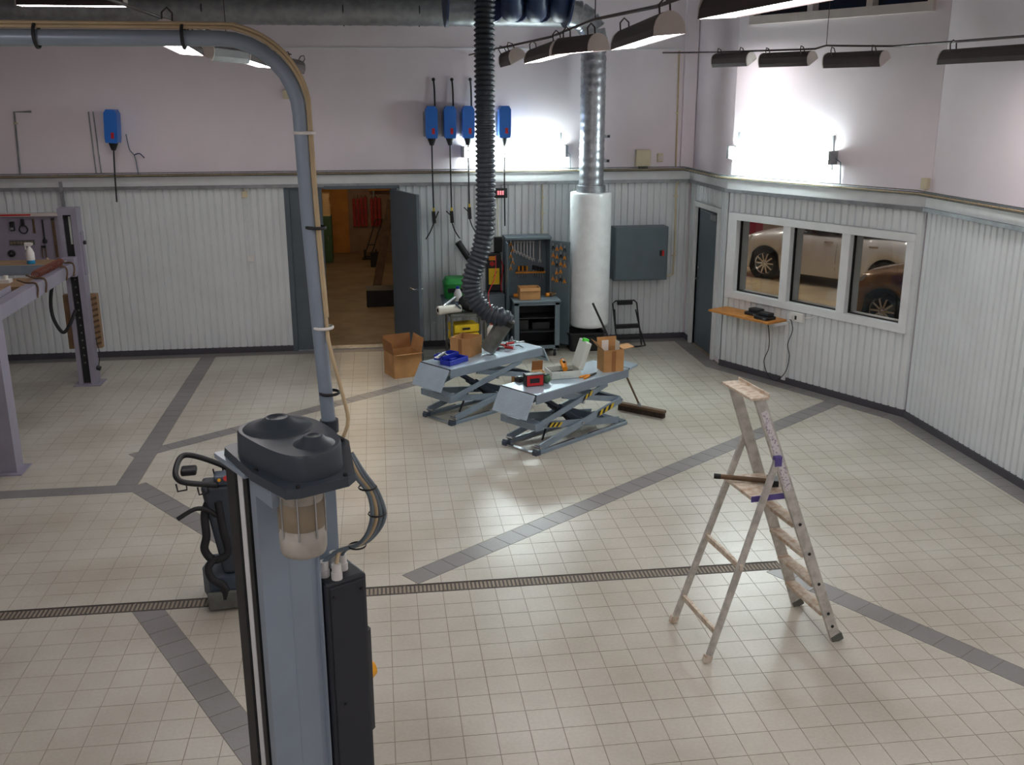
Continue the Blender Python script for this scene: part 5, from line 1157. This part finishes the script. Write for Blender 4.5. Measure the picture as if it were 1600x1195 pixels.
# folding step stool
t = T('step_stool', 'black folding step stool leaning against the corrugated wall', 'step stool', (3.70, 14.20, 0), 0.05)
def loopy(z0, z1, y0, y1, w_, r): return MB().tube([(-w_, y0, z0), (-w_, y1, z1-0.04), (-w_+0.04, y1, z1), (w_-0.04, y1, z1), (w_, y1, z1-0.04), (w_, y0, z0)], r, 8)
loopy(0.01, 0.64, 0.0, 0.30, 0.19, 0.012).build('frame', 'black', t)
MB().tube([(-0.17, 0.26, 0.52), (-0.19, 0.10, 0.22), (-0.21, -0.06, 0.014), (-0.10, -0.10, 0.014), (0.10, -0.10, 0.014), (0.23, -0.06, 0.014), (0.20, 0.12, 0.22), (0.17, 0.28, 0.5)], 0.011, 8).build('rear_frame', 'black', t)
MB().bx(-0.12, 0.12, 0.27, 0.32, 0.58, 0.64).build('hand_grip', 'rubber', t, bevel=0.01); MB().bx(-0.18, 0.18, 0.10, 0.17, 0.25, 0.31).build('tread', 'black', t, bevel=0.006); MB().bx(-0.18, 0.18, 0.02, 0.10, 0.10, 0.14).build('tread', 'black', t, bevel=0.006)

# ------------------------------------------------------------------ shelf below the window
def wthing(name, label, cat, s, z, group=None):
    t = bpy.data.objects.new(name, None); col.objects.link(t); t.matrix_world = Matrix.Translation((at(s, 0)[0], at(s, 0)[1], z)) @ Matrix.Rotation(WANG, 4, 'Z'); return tag(t, label, cat, group)
sh = wthing('wooden_shelf', 'varnished wooden shelf under the three-pane window', 'shelf', 0.65, 0.83)
m_ = MB(); wbox(m_, -0.56, 0.48, 0.0, 0.36, 0, 0.028); m_.build('board', 'wood_shelf', sh, bevel=0.004)
for s in (-0.38, 0.50): 
    m_ = MB(); wbox(m_, s-0.03, s+0.03, 0.0, 0.02, -0.78 if s > 0 else -0.4, 0.0); wbox(m_, s-0.012, s+0.012, 0.0, 0.26, -0.03, 0.0); m_.build('bracket', 'trim_white', sh)
for k, (s, o_, w_, lb) in enumerate(((0.05, 0.12, 0.22, 'black charging base at the back of the wooden shelf'), (0.30, 0.22, 0.22, 'black charging base at the front edge of the wooden shelf'))):
    t = wthing('charging_base', lb, 'charger', 0.65+s, 0.858); m_ = MB(); wbox(m_, -w_/2, w_/2, o_-0.09, o_+0.09, 0, 0.04); m_.build('base', 'black', t, bevel=0.008)
    m_ = MB(); wbox(m_, -w_*0.4, w_*0.4, o_-0.08, o_+0.04, 0.04, 0.085); m_.build('body', 'black', t, bevel=0.012); m_ = MB(); wbox(m_, w_*0.2, w_*0.4, o_+0.088, o_+0.094, 0.012, 0.03); m_.build('lamp_window', 'cable_grey', t)
sk = wthing('wall_socket', 'white double wall socket with a plug below the window', 'socket', 1.30, 0.92); m_ = MB(); wbox(m_, -0.09, 0.11, 0.0, 0.05, -0.06, 0.06); m_.build('box', 'white_plastic', sk, bevel=0.008)
m_ = MB(); wbox(m_, -0.07, -0.02, 0.05, 0.10, -0.03, 0.03); m_.build('plug', 'white_plastic', sk, bevel=0.006); m_ = MB(); wbox(m_, -0.01, 0.02, 0.05, 0.053, -0.03, 0.02); m_.build('socket_face', 'black', sk)
m_ = MB(); m_.tube([(0.1, 0.03*INY, 0.0), (0.2, 0.02*INY, 0.02), (0.26, 0.015*INY, 0.05)], 0.006, 6); m_.build('lead', 'white_plastic', sk)
fx = wthing('charger_flex', 'thin black flex looping from the shelf chargers down and up to the socket', 'cable', 1.0, 0.1)
MB().tube([(-0.02, 0.20*INY, 0.75), (0.0, 0.17*INY, 0.55), (-0.05, 0.1*INY, 0.35), (-0.13, 0.08*INY, 0.15), (-0.02, 0.1*INY, -0.02), (0.12, 0.1*INY, -0.05), (0.24, 0.08*INY, 0.1), (0.26, 0.06*INY, 0.3), (0.22, 0.06*INY, 0.45), (0.28, 0.06*INY, 0.65), (0.25, 0.08*INY, 0.80)], 0.006, 6, sub=6).build('flex', 'black', fx)
MB().cyl((0.25, 0.08*INY, 0.78), (0.25, 0.08*INY, 0.82), 0.012, n=8).build('plug_boot', 'black', fx)
bx_ = wthing('corner_switch', 'small beige switch at the wall corner above the cable tray', 'switch', WL-0.05, 2.70); m_ = MB(); wbox(m_, -0.04, 0.04, -g, 0.03, -0.06, 0.06); m_.build('box', 'cream_plastic', bx_, bevel=0.006); m_ = MB(); wbox(m_, -0.006, 0.006, -0.015, 0.0, -0.2, -0.06); m_.build('lead', 'cream_plastic', bx_)

# ------------------------------------------------------------------ cars in the showroom
def lerp(tab, x):
    if x <= tab[0][0]: return tab[0][1]
    for (a, ya), (b, yb) in zip(tab, tab[1:]):
        if x <= b:
            t_ = (x-a)/(b-a); t_ = t_*t_*(3-2*t_) if False else t_
            return ya+(yb-ya)*t_
    return tab[-1][1]
def make_car(label, contact, rear_dir, paint):
    ang = math.atan2(rear_dir[1], rear_dir[0]); nx, ny = -math.sin(ang), math.cos(ang)
    TK = 0.74; WB = 2.62; RT = 0.315
    t = T('parked_car', label, 'car', (contact[0]+nx*TK, contact[1]+ny*TK, 0), ang, 'cars in the showroom')
    H = [(-0.72, 0.60), (-0.66, 0.72), (-0.48, 0.85), (-0.1, 0.95), (0.4, 1.02), (0.75, 1.04), (1.2, 1.03), (2.4, 1.07), (3.0, 1.09), (3.3, 1.08), (3.42, 0.98)]
    Wd = [(-0.72, 0.50), (-0.68, 0.66), (-0.58, 0.78), (-0.4, 0.85), (0.0, 0.875), (0.6, 0.88), (2.6, 0.88), (3.1, 0.84), (3.3, 0.76), (3.42, 0.6)]
    Bt = [(-0.72, 0.34), (-0.66, 0.24), (-0.5, 0.20), (3.1, 0.20), (3.35, 0.28), (3.42, 0.34)]
    xs = sorted(set([round(-0.72+0.05*i, 3) for i in range(84)]+[s_*0.37+c_ for c_ in (0, WB) for s_ in (-1, 1)]))
    lev = [(0.0, 0.93), (0.12, 0.97), (0.3, 0.995), (0.5, 1.0), (0.68, 0.985), (0.82, 0.96), (0.93, 0.91), (1.0, 0.84)]
    top = [(0.6, 0.028), (0.3, 0.045), (0.0, 0.05)]
    rows_ = []
    for x in xs:
        h = lerp(H, x); wv = lerp(Wd, x); b = lerp(Bt, x)
        for c_ in (0, WB):
            if abs(x-c_) < 0.37: b = max(b, RT+math.sqrt(max(0, 0.37**2-(x-c_)**2))*1.0)
        b = min(b, h-0.12)
        r = [(x, -wv*g_, b+(h-b)*t_) for t_, g_ in lev]
        r += [(x, -wv*f_, h+dz) for f_, dz in top]
        r += [(p[0], -p[1], p[2]) for p in r[-2::-1]]
        rows_.append(r)
    m_ = MB(); n = len(rows_[0]); vs = [p for r in rows_ for p in r]
    m_.add(vs, [(i*n+k, (i+1)*n+k, (i+1)*n+k+1, i*n+k+1) for i in range(len(rows_)-1) for k in range(n-1)], True)
    m_.add(vs, [tuple(range(n)), tuple((len(rows_)-1)*n+k for k in range(n))[::-1]], True)
    body = m_.build('body', paint, t)
    # greenhouse
    R = [(0.55, 1.04), (1.0, 1.26), (1.35, 1.41), (1.8, 1.475), (2.3, 1.475), (2.8, 1.42), (3.15, 1.28), (3.38, 1.06)]
    xs2 = [0.55+0.1*i for i in range(29)]; rr = []
    for x in xs2:
        h = lerp(R, x); b = lerp(H, x)-0.01; f_ = max(0.02, (h-b)/0.42); yb = 0.80; yt = 0.80-0.22*min(1, f_)
        rr.append([(x, -yb, b), (x, -(yb+yt)/2-0.01, b+(h-b)*0.5), (x, -yt-0.015, b+(h-b)*0.88)]+[(x, -yt+0.05, h), (x, 0, h+0.02), (x, yt-0.05, h)]+[(x, yt+0.015, b+(h-b)*0.88), (x, (yb+yt)/2+0.01, b+(h-b)*0.5), (x, yb, b)])
    n2 = 9; vs = [p for r in rr for p in r]; gl_, rf = [], []
    for i in range(len(rr)-1):
        for k in range(n2-1):
            f_ = (i*n2+k, (i+1)*n2+k, (i+1)*n2+k+1, i*n2+k+1)
            roofy = 2 <= k <= 5; mid = 1.35 < (xs2[i]+xs2[i+1])/2 < 2.85
            pillar = (not roofy) and (abs(xs2[i]-1.75) < 0.06 or xs2[i] > 2.85 or (k in (0, 7) and xs2[i] < 0.7))
            (rf if (roofy and mid) or pillar else gl_).append(f_)
    MB().add(vs, gl_, True).build('glasshouse', 'car_glass', t); MB().add(vs, rf, True).build('roof', paint, t)
    # wheel wells, underside
    MB().bx(-0.65, 3.25, -0.62, 0.62, 0.16, 0.55).build('underbody', 'rubber', t)
    for c_ in (0, WB):
        for s_ in (-1, 1):
            MB().cyl((c_, s_*0.60, RT), (c_, s_*0.80, RT), 0.385, n=30).build('wheel_arch', 'rubber', t)
            y = s_*TK
            M_ = Matrix.Translation((c_, y, RT)) @ Matrix.Rotation(PI/2*(-s_), 4, 'X') 
            wl = MB().lathe([(0.225, -0.10), (0.29, -0.10), (0.312, -0.07), (0.315, 0.0), (0.312, 0.07), (0.29, 0.10), (0.225, 0.10), (0.22, 0.08)], n=32, M=M_).build('wheel', 'tyre', t)
            rm_ = MB(); rm_.lathe([(0.228, 0.10), (0.228, 0.088), (0.205, 0.082), (0.205, 0.03)], n=32, M=M_); rm_.build('rim', 'chrome', wl)
            MB().lathe([(0.21, 0.02), (0.001, 0.025)], n=24, M=M_).build('brake_disc', 'tyre', wl)
            sp = MB()
            for k in range(10):
                a = 2*PI*k/10; d_ = V((math.cos(a), math.sin(a), 0)); e_ = V((-d_.y, d_.x, 0))
                q = [d_*0.04-e_*0.018, d_*0.21-e_*0.014, d_*0.21+e_*0.014, d_*0.04+e_*0.018]
                sp.add([tuple(p+V((0, 0, 0.075))) for p in q]+[tuple(p+V((0, 0, 0.05))) for p in q], [(0, 1, 2, 3), (0, 4, 5, 1), (2, 6, 7, 3), (1, 5, 6, 2)], M=M_)
            sp.lathe([(0.05, 0.05), (0.05, 0.082), (0.001, 0.085)], n=16, M=M_); sp.build('spokes', 'chrome', wl)
    for s_ in (-1, 1):
        q = [(-0.70, 0.52, 0.62), (-0.60, 0.75, 0.66), (-0.42, 0.835, 0.77), (-0.34, 0.80, 0.86), (-0.50, 0.72, 0.83), (-0.68, 0.50, 0.71)]
        vs = [(x-0.012, s_*(y+0.015), z+0.012) for x, y, z in q]; vs2 = [(x+0.05, s_*(y-0.05), z-0.03) for x, y, z in q]; k = len(q)
        m_ = MB(); m_.add(vs+vs2, [tuple(range(k))]+[(i, k+i, k+(i+1) % k, (i+1) % k) for i in range(k)]); m_.build('headlight', 'headlight', t)
        MB().sph((0.85, s_*0.95, 1.08), 0.11, 12, (0.7, 0.9, 0.65)).build('door_mirror', paint, t)
        for x in (0.55, 1.62, 2.55):
            h = lerp(H, x); m_ = MB()
            for i in range(6):
                z0 = 0.28+(h-0.34)*i/6; z1 = 0.28+(h-0.34)*(i+1)/6
                def yy(z): tt = (z-0.2)/(h-0.2); return lerp([(a, b_) for a, b_ in lev], tt)*0.88+0.0015
                if x == 2.55 and z0 < 0.72: continue
                m_.add([(x-0.004, s_*yy(z0), z0), (x+0.004, s_*yy(z0), z0), (x+0.004, s_*yy(z1), z1), (x-0.004, s_*yy(z1), z1)], [(0, 1, 2, 3)])
            m_.build('door_seam', 'black', t)
        for x in (1.45, 2.38): MB().bar((x-0.09, s_*0.868, 0.90), (x+0.09, s_*0.868, 0.905), 0.03, 0.025).build('door_handle', 'chrome', t)
    MB().bx(-0.735, -0.62, -0.42, 0.42, 0.36, 0.58).build('grille', 'rubber', t); MB().bx(-0.75, -0.71, -0.16, 0.16, 0.50, 0.58).build('emblem_bar', 'chrome', t)
    for s_ in (-1, 1): MB().bx(3.28, 3.43, s_*0.62-0.12, s_*0.62+0.12, 0.85, 1.0).build('tail_light', 'red', t)
    return t
make_car('white hatchback parked side-on behind the showroom window', (7.96, 19.55), (0.58, -0.815), 'paint_white')
make_car('bronze car with its nose beside the white hatchback', (8.02, 14.69), (0.56, -0.83), 'paint_bronze')

# ------------------------------------------------------------------ four-post lift at the left
fl_ = T('four_post_lift', 'purple-grey four-post lift with raised cross beam and runways', 'four-post lift', (-3.84, 13.2, 0))
def fp(x, y): return (x+3.84, y-13.2)
def post_(x, y, detail):
    a, b = fp(x, y); w_ = 0.11
    o = MB().bx(a-w_, a+w_, b-0.08, b+0.12, 0.015, 2.30).build('post', 'lilac_post', fl_) if not detail else MB().prism([(a-w_, b-0.08), (a-0.06, b-0.08), (a-0.06, b-0.02), (a+0.04, b-0.02), (a+0.04, b-0.08), (a+w_, b-0.08), (a+w_, b+0.12), (a-w_, b+0.12)], 0.015, 2.225).build('post', 'lilac_post', fl_)
    MB().bx(a-0.17, a+0.17, b-0.14, b+0.18, 0, 0.015).build('base_plate', 'lilac_post', fl_)
    if detail: MB().bx(a-0.058, a+0.038, b-0.045, b-0.022, 0.03, 2.22).build('slot_cover', 'rubber', o)
    MB().bx(a-w_-0.004, a+w_+0.004, b-0.084, b+0.124, 2.22, 2.302).build('top_box', 'lilac_post', o)
    if detail:
        MB().bx(a+0.0, a+0.025, b-0.05, b-0.044, 1.85, 2.20).build('white_rack', 'case_pale', o)
        for k in range(12): MB().cyl((a-0.01, b-0.05, 0.3+k*0.1), (a-0.01, b-0.044, 0.3+k*0.1), 0.012, n=8).build('rack_hole', 'nozzle', o)
        MB().bx(a+w_, a+w_+0.02, b-0.02, b+0.08, 1.45, 2.0).build('side_box', 'lilac_post', o); MB().cyl((a+w_+0.02, b+0.02, 1.86), (a+w_+0.05, b+0.02, 1.86), 0.025, n=12).build('side_knob', 'black', o)
        MB().cyl((a+w_, b, 0.22), (a+w_+0.05, b, 0.20), 0.03, n=12).build('foot_knob', 'black', o); MB().tube([(a+w_+0.03, b, 0.24), (a+w_+0.05, b+0.03, 0.4), (a+w_+0.02, b+0.05, 0.6)], 0.006, 5, sub=3).build('foot_cable', 'black', o)
post_(-3.86, 13.20, True); post_(-3.80, 9.96, False)
a0 = fp(-3.86, 13.08); a1 = fp(-3.80, 10.08)
MB().bar((a0[0]-.02, a0[1]+.02, 1.57), (a1[0]-.02, a1[1], 1.57), 0.13, 0.15).build('cross_beam', 'lilac_post', fl_, bevel=0.004)
MB().bx(a0[0]-0.10, a0[0]+0.06, a0[1]-0.10, a0[1]+0.06, 1.46, 1.70).build('carriage', 'lilac_post', fl_, bevel=0.006)
for (y0, y1, mt) in ((12.35, 12.88, 'brown_mesh'), (10.6, 11.1, 'brown_mesh')):
    p0 = fp(-7.9, y0); p1 = fp(-3.93, y1)
    o = MB().bx(p0[0], p1[0], p0[1], p1[1], 1.60, 1.70).build('runway', 'lilac_post', fl_); MB().bx(p0[0], p1[0], p0[1]+0.02, p1[1]-0.02, 1.70, 1.706).build('runway_deck', mt, o); MB().bx(p0[0], p1[0], p0[1]-0.015, p0[1], 1.62, 1.72).build('edge_angle', 'steel_blue', o)
p0 = fp(-4.6, 11.45); p1 = fp(-3.95, 12.05)
MB().bx(p0[0], p1[0], p0[1], p1[1], 1.57, 1.62).build('jack_tray', 'brown_mesh', fl_)
for (yy_) in (12.85, 12.55, 11.75, 11.45):
    q = fp(-3.85, yy_); m_ = MB().tube([(q[0]-0.13, q[1], 1.70), (q[0]-0.04, q[1], 1.665), (q[0]+0.06, q[1]-0.01, 1.66), (q[0]+0.085, q[1]-0.02, 1.60), (q[0]+0.07, q[1]-0.03, 1.50)], 0.011, 7, sub=5); m_.build('strap_hook', 'wood_dark', fl_)
m_ = MB(); pts = []
for i in range(16*16+1):
    u_ = i/256; a = u_*2*PI*16; q = fp(-3.885+0.006*math.sin(u_*6), 12.70-u_*0.95); pts.append((q[0]+0.04*math.cos(a), q[1], 1.697+0.04*math.sin(a)))
cl_ = T('coiled_hose', 'red-brown coiled air hose lying along the lift cross beam', 'hose', (-3.84, 13.2, 0)); m_.tube(pts, 0.0085, 6); m_.build('coil', 'coil_brown', cl_)
MB().cyl(pts[0], (pts[0][0], pts[0][1]+0.08, pts[0][2]), 0.014, n=8).build('fitting', 'tool_steel', cl_)
MB().tube([fp(-4.05, 12.95)+(1.50,), fp(-4.13, 12.95)+(1.2,), fp(-4.13, 12.95)+(0.95,), fp(-4.04, 12.95)+(0.76,), fp(-3.95, 12.98)+(0.85,), fp(-3.88, 13.05)+(1.02,)], 0.022, 9, sub=6).build('loop_hose', 'rubber', fl_)
MB().tube([fp(-4.1, 12.9)+(1.72,), fp(-4.02, 12.9)+(1.62,), fp(-4.0, 12.88)+(1.55,)], 0.012, 6, sub=4).build('yellow_hook', 'cable_beige', fl_)
# spray bottle and small gear on the runway
t = T('spray_bottle', 'blue and white trigger spray bottle standing on the lift runway', 'spray bottle', (-4.17, 12.55, 1.706))
MB().lathe([(0.001, 0), (0.045, 0), (0.048, 0.01), (0.048, 0.045)], n=16).build('liquid_band', 'liquid_blue', t); MB().lathe([(0.048, 0.045), (0.048, 0.13), (0.03, 0.18), (0.016, 0.20), (0.016, 0.215)], n=16).build('body', 'white_plastic', t)
MB().bx(-0.05, 0.03, -0.015, 0.015, 0.215, 0.255).bx(-0.05, -0.035, -0.01, 0.01, 0.17, 0.22).bx(0.02, 0.045, -0.012, 0.012, 0.225, 0.25).build('trigger_head', 'white_plastic', t, bevel=0.004)
t = T('fittings_tray', 'small clutter of white and brass fittings on the jack tray', 'fittings', (-4.25, 11.75, 1.62)); MB().bx(-0.1, 0.1, -0.06, 0.06, 0, 0.04).build('tray', 'white_plastic', t); MB().cyl((-0.03, 0, 0.04), (-0.05, 0, 0.16), 0.012, n=8).build('rod', 'cable_beige', t); MB().cyl((0.05, 0, 0.04), (0.05, 0, 0.08), 0.025, n=12).build('cap', 'skin_white', t)
# slatted rubber pad rack behind the post
t = T('slatted_rack', 'brown slatted pad rack hung behind the lift post', 'rack', (-3.88, 13.325, 0.45)); MB().bx(-0.22, 0.20, 0.0, 0.10, 0.0, 0.72).build('frame', 'brown_mesh', t)
for k in range(9): MB().bar((0.06, -0.008, 0.03+k*0.075), (0.20, -0.008, 0.08+k*0.075), 0.012, 0.028, (0, 0, 1)).build('slat', 'wood_dark', t)
# pegboard with tools on the back wall
pb = T('tool_board', 'lilac-grey wall pegboard with a red-striped top rail', 'tool board', (-5.2, YB, 1.42)); MB().bx(-1.0, 0.86, -0.04, 0.0, 0.0, 0.64).build('panel', 'lilac_board', pb)
MB().bx(-1.0, 0.9, -0.10, -0.0, 0.64, 0.68).build('top_rail', 'lamp_cap', pb); MB().bx(-0.4, 0.45, -0.103, -0.10, 0.65, 0.672).build('red_stripe', 'red', pb)
MB().bx(0.86, 0.90, -0.06, 0.0, -0.1, 1.1).build('side_rail', 'galv', pb)
def board_tool(kind, label, cat, x, z, build):
    t = T(kind, label, cat, (x, YB-0.04, z)); build(t); return t
board_tool('clamp', 'black clamp hung on the lilac pegboard', 'clamp', -5.02, 1.86, lambda t: (MB().bx(-0.03, 0.03, -0.05, 0, 0, 0.13).build('body', 'black', t, bevel=0.01), MB().bx(-0.02, 0.02, -0.06, -0.05, 0.02, 0.05).build('screw', 'galv', t)))
board_tool('strap_wrench', 'black strap-wrench ring hung on the lilac pegboard', 'strap wrench', -4.88, 1.80, lambda t: (MB().lathe([(0.05, -0.012), (0.062, 0), (0.05, 0.012)], n=18, M=Matrix.Translation((0, -0.02, 0.08)) @ Matrix.Rotation(PI/2, 4, 'X')).build('ring', 'black', t), MB().bx(-0.02, 0.02, -0.04, -0.005, 0.13, 0.22).build('handle', 'black', t)))
board_tool('hand_file', 'thin brown file hung beside the strap ring', 'file', -4.74, 1.82, lambda t: (MB().bx(-0.012, 0.012, -0.02, -0.005, 0, 0.12).build('blade', 'wood_dark', t), MB().cyl((0, -0.012, 0.12), (0, -0.012, 0.2), 0.014, n=8).build('handle', 'wood_dark', t)))
board_tool('ratchet', 'long black ratchet hung on the lilac pegboard', 'ratchet', -4.62, 1.68, lambda t: (MB().cyl((0, -0.015, 0.05), (0, -0.015, 0.33), 0.011, n=8).build('handle', 'black', t), MB().sph((0, -0.02, 0.03), 0.035, sc=(1, 0.5, 1)).build('head', 'black', t)))
board_tool('pry_bar', 'long dark bar hung upright at the pegboard edge', 'bar', -4.48, 1.48, lambda t: (MB().bx(-0.016, 0.016, -0.03, -0.005, 0, 0.52).build('shaft', 'wood_dark', t), MB().bx(-0.02, 0.02, -0.035, -0.005, 0.52, 0.55).build('tip', 'black', t)))
board_tool('puller', 'forked puller hung low on the lilac pegboard', 'puller', -4.65, 1.47, lambda t: (MB().bx(-0.03, -0.018, -0.02, -0.005, 0, 0.15).bx(0.018, 0.03, -0.02, -0.005, 0, 0.15).build('prongs', 'wood_dark', t), MB().bx(-0.03, 0.03, -0.022, -0.005, 0.15, 0.18).build('bridge', 'black', t)))
board_tool('socket_strip', 'row of brass-coloured sockets on the lilac pegboard', 'socket strip', -4.92, 1.66, lambda t: (MB().bx(-0.17, 0.16, -0.015, -0.002, 0, 0.07).build('strip', 'nozzle', t), [MB().cyl((-0.14+k*0.045, -0.015, 0.035), (-0.14+k*0.045, -0.04, 0.035), 0.017, n=10).build('socket', 'motor_band', t) for k in range(7)]))
board_tool('cutting_disc', 'dark round disc hung low on the lilac pegboard', 'disc', -5.08, 1.50, lambda t: (MB().lathe([(0.02, -0.008), (0.05, -0.008), (0.05, 0.008), (0.02, 0.008), (0.02, -0.008)], n=18, M=Matrix.Translation((0, -0.02, 0.05)) @ Matrix.Rotation(PI/2, 4, 'X')).build('disc', 'black', t), MB().cyl((0, 0, 0.05), (0, -0.035, 0.05), 0.008, n=8).build('peg', 'galv', t)))

# ------------------------------------------------------------------ floor scrubbing machine behind the post
sc = T('floor_scrubber', 'black walk-behind floor scrubber standing on the drain behind the lift post', 'floor scrubber', (-1.12, 6.98, 0), 0.10)
MB().prism([(-0.22, -0.20), (0.30, -0.20), (0.34, 0.0), (0.30, 0.22), (-0.22, 0.22), (-0.28, 0.0)], 0.07, 0.26).build('deck', 'lift_dark', sc, bevel=0.02)
MB().bx(-0.24, 0.34, -0.235, -0.205, 0.02, 0.16).build('splash_skirt', 'nozzle', sc, bevel=0.01)
for x in (-0.16, 0.2): MB().cyl((x-0.025, 0.10, 0.09), (x+0.025, 0.10, 0.09), 0.09, n=20).build('wheel', 'rubber', sc)
for x in (-0.12, 0.16): MB().cyl((x, -0.04, 0.0), (x, -0.04, 0.09), 0.125, n=24).build('brush', 'bristle', sc)
tk = MB().add([(-0.12, -0.16, 0.26), (0.34, -0.16, 0.26), (0.34, 0.2, 0.26), (-0.12, 0.2, 0.26), (-0.24, -0.05, 0.92), (0.28, -0.05, 0.92), (0.28, 0.16, 0.92), (-0.24, 0.16, 0.92)], [(3, 2, 1, 0), (4, 5, 6, 7), (0, 1, 5, 4), (1, 2, 6, 5), (2, 3, 7, 6), (3, 0, 4, 7)]).build('tank', 'slate', sc, bevel=0.03, seg=3)
MB().bx(-0.14, 0.1, -0.06, 0.08, 0.92, 0.99).build('control_head', 'lift_dark', tk, bevel=0.015); MB().cyl((-0.05, -0.05, 0.97), (-0.05, -0.075, 0.98), 0.02, n=12).build('red_button', 'red', tk); MB().cyl((-0.10, -0.055, 0.965), (-0.10, -0.075, 0.97), 0.012, n=10).build('yellow_button', 'amber', tk)
MB().tube([(-0.12, -0.06, 0.93), (-0.30, -0.16, 1.0), (-0.37, -0.15, 1.03), (-0.39, -0.08, 1.07), (-0.36, 0.06, 1.12), (-0.28, 0.08, 1.12), (-0.10, 0.10, 1.03), (0.0, 0.1, 0.95)], 0.021, 10, sub=5).build('handle_loop', 'black', sc)
MB().bx(-0.36, -0.25, -0.08, 0.03, 1.02, 1.07).build('dead_man_grip', 'black', sc, bevel=0.015)
for p in ((-0.36, -0.13, 0.99), (-0.22, -0.10, 0.94), (-0.12, 0.12, 0.99)): MB().tube([(p[0]-0.03, p[1], p[2]), (p[0]-0.02, p[1]-0.02, p[2]-0.05), (p[0]+0.04, p[1], p[2]-0.05), (p[0]+0.04, p[1], p[2])], 0.007, 6).build('cable_hook', 'black', sc)
MB().tube([(-0.40, -0.18, 0.74), (-0.28, -0.14, 0.79), (-0.2, -0.1, 0.76), (-0.14, -0.08, 0.70)], 0.017, 8, sub=4).build('squeegee_lever', 'black', sc)
MB().tube([(-0.16, -0.02, 0.85), (-0.22, -0.06, 0.72), (-0.22, -0.10, 0.56), (-0.24, -0.12, 0.46), (-0.18, -0.14, 0.38), (-0.08, -0.12, 0.42), (-0.10, -0.1, 0.6), (-0.12, -0.06, 0.8)], 0.030, 10, sub=5).build('suction_hose', 'rubber', sc)
MB().tube([(-0.16, -0.14, 0.40), (-0.22, -0.17, 0.34), (-0.20, -0.2, 0.26), (-0.12, -0.22, 0.20), (-0.12, -0.21, 0.10)], 0.028, 10, sub=5).build('drain_hose', 'rubber', sc)
MB().sph((-0.16, 0.0, 0.82), 0.06, 10, (0.8, 0.6, 1.2)).build('filter_pot', 'black', sc)
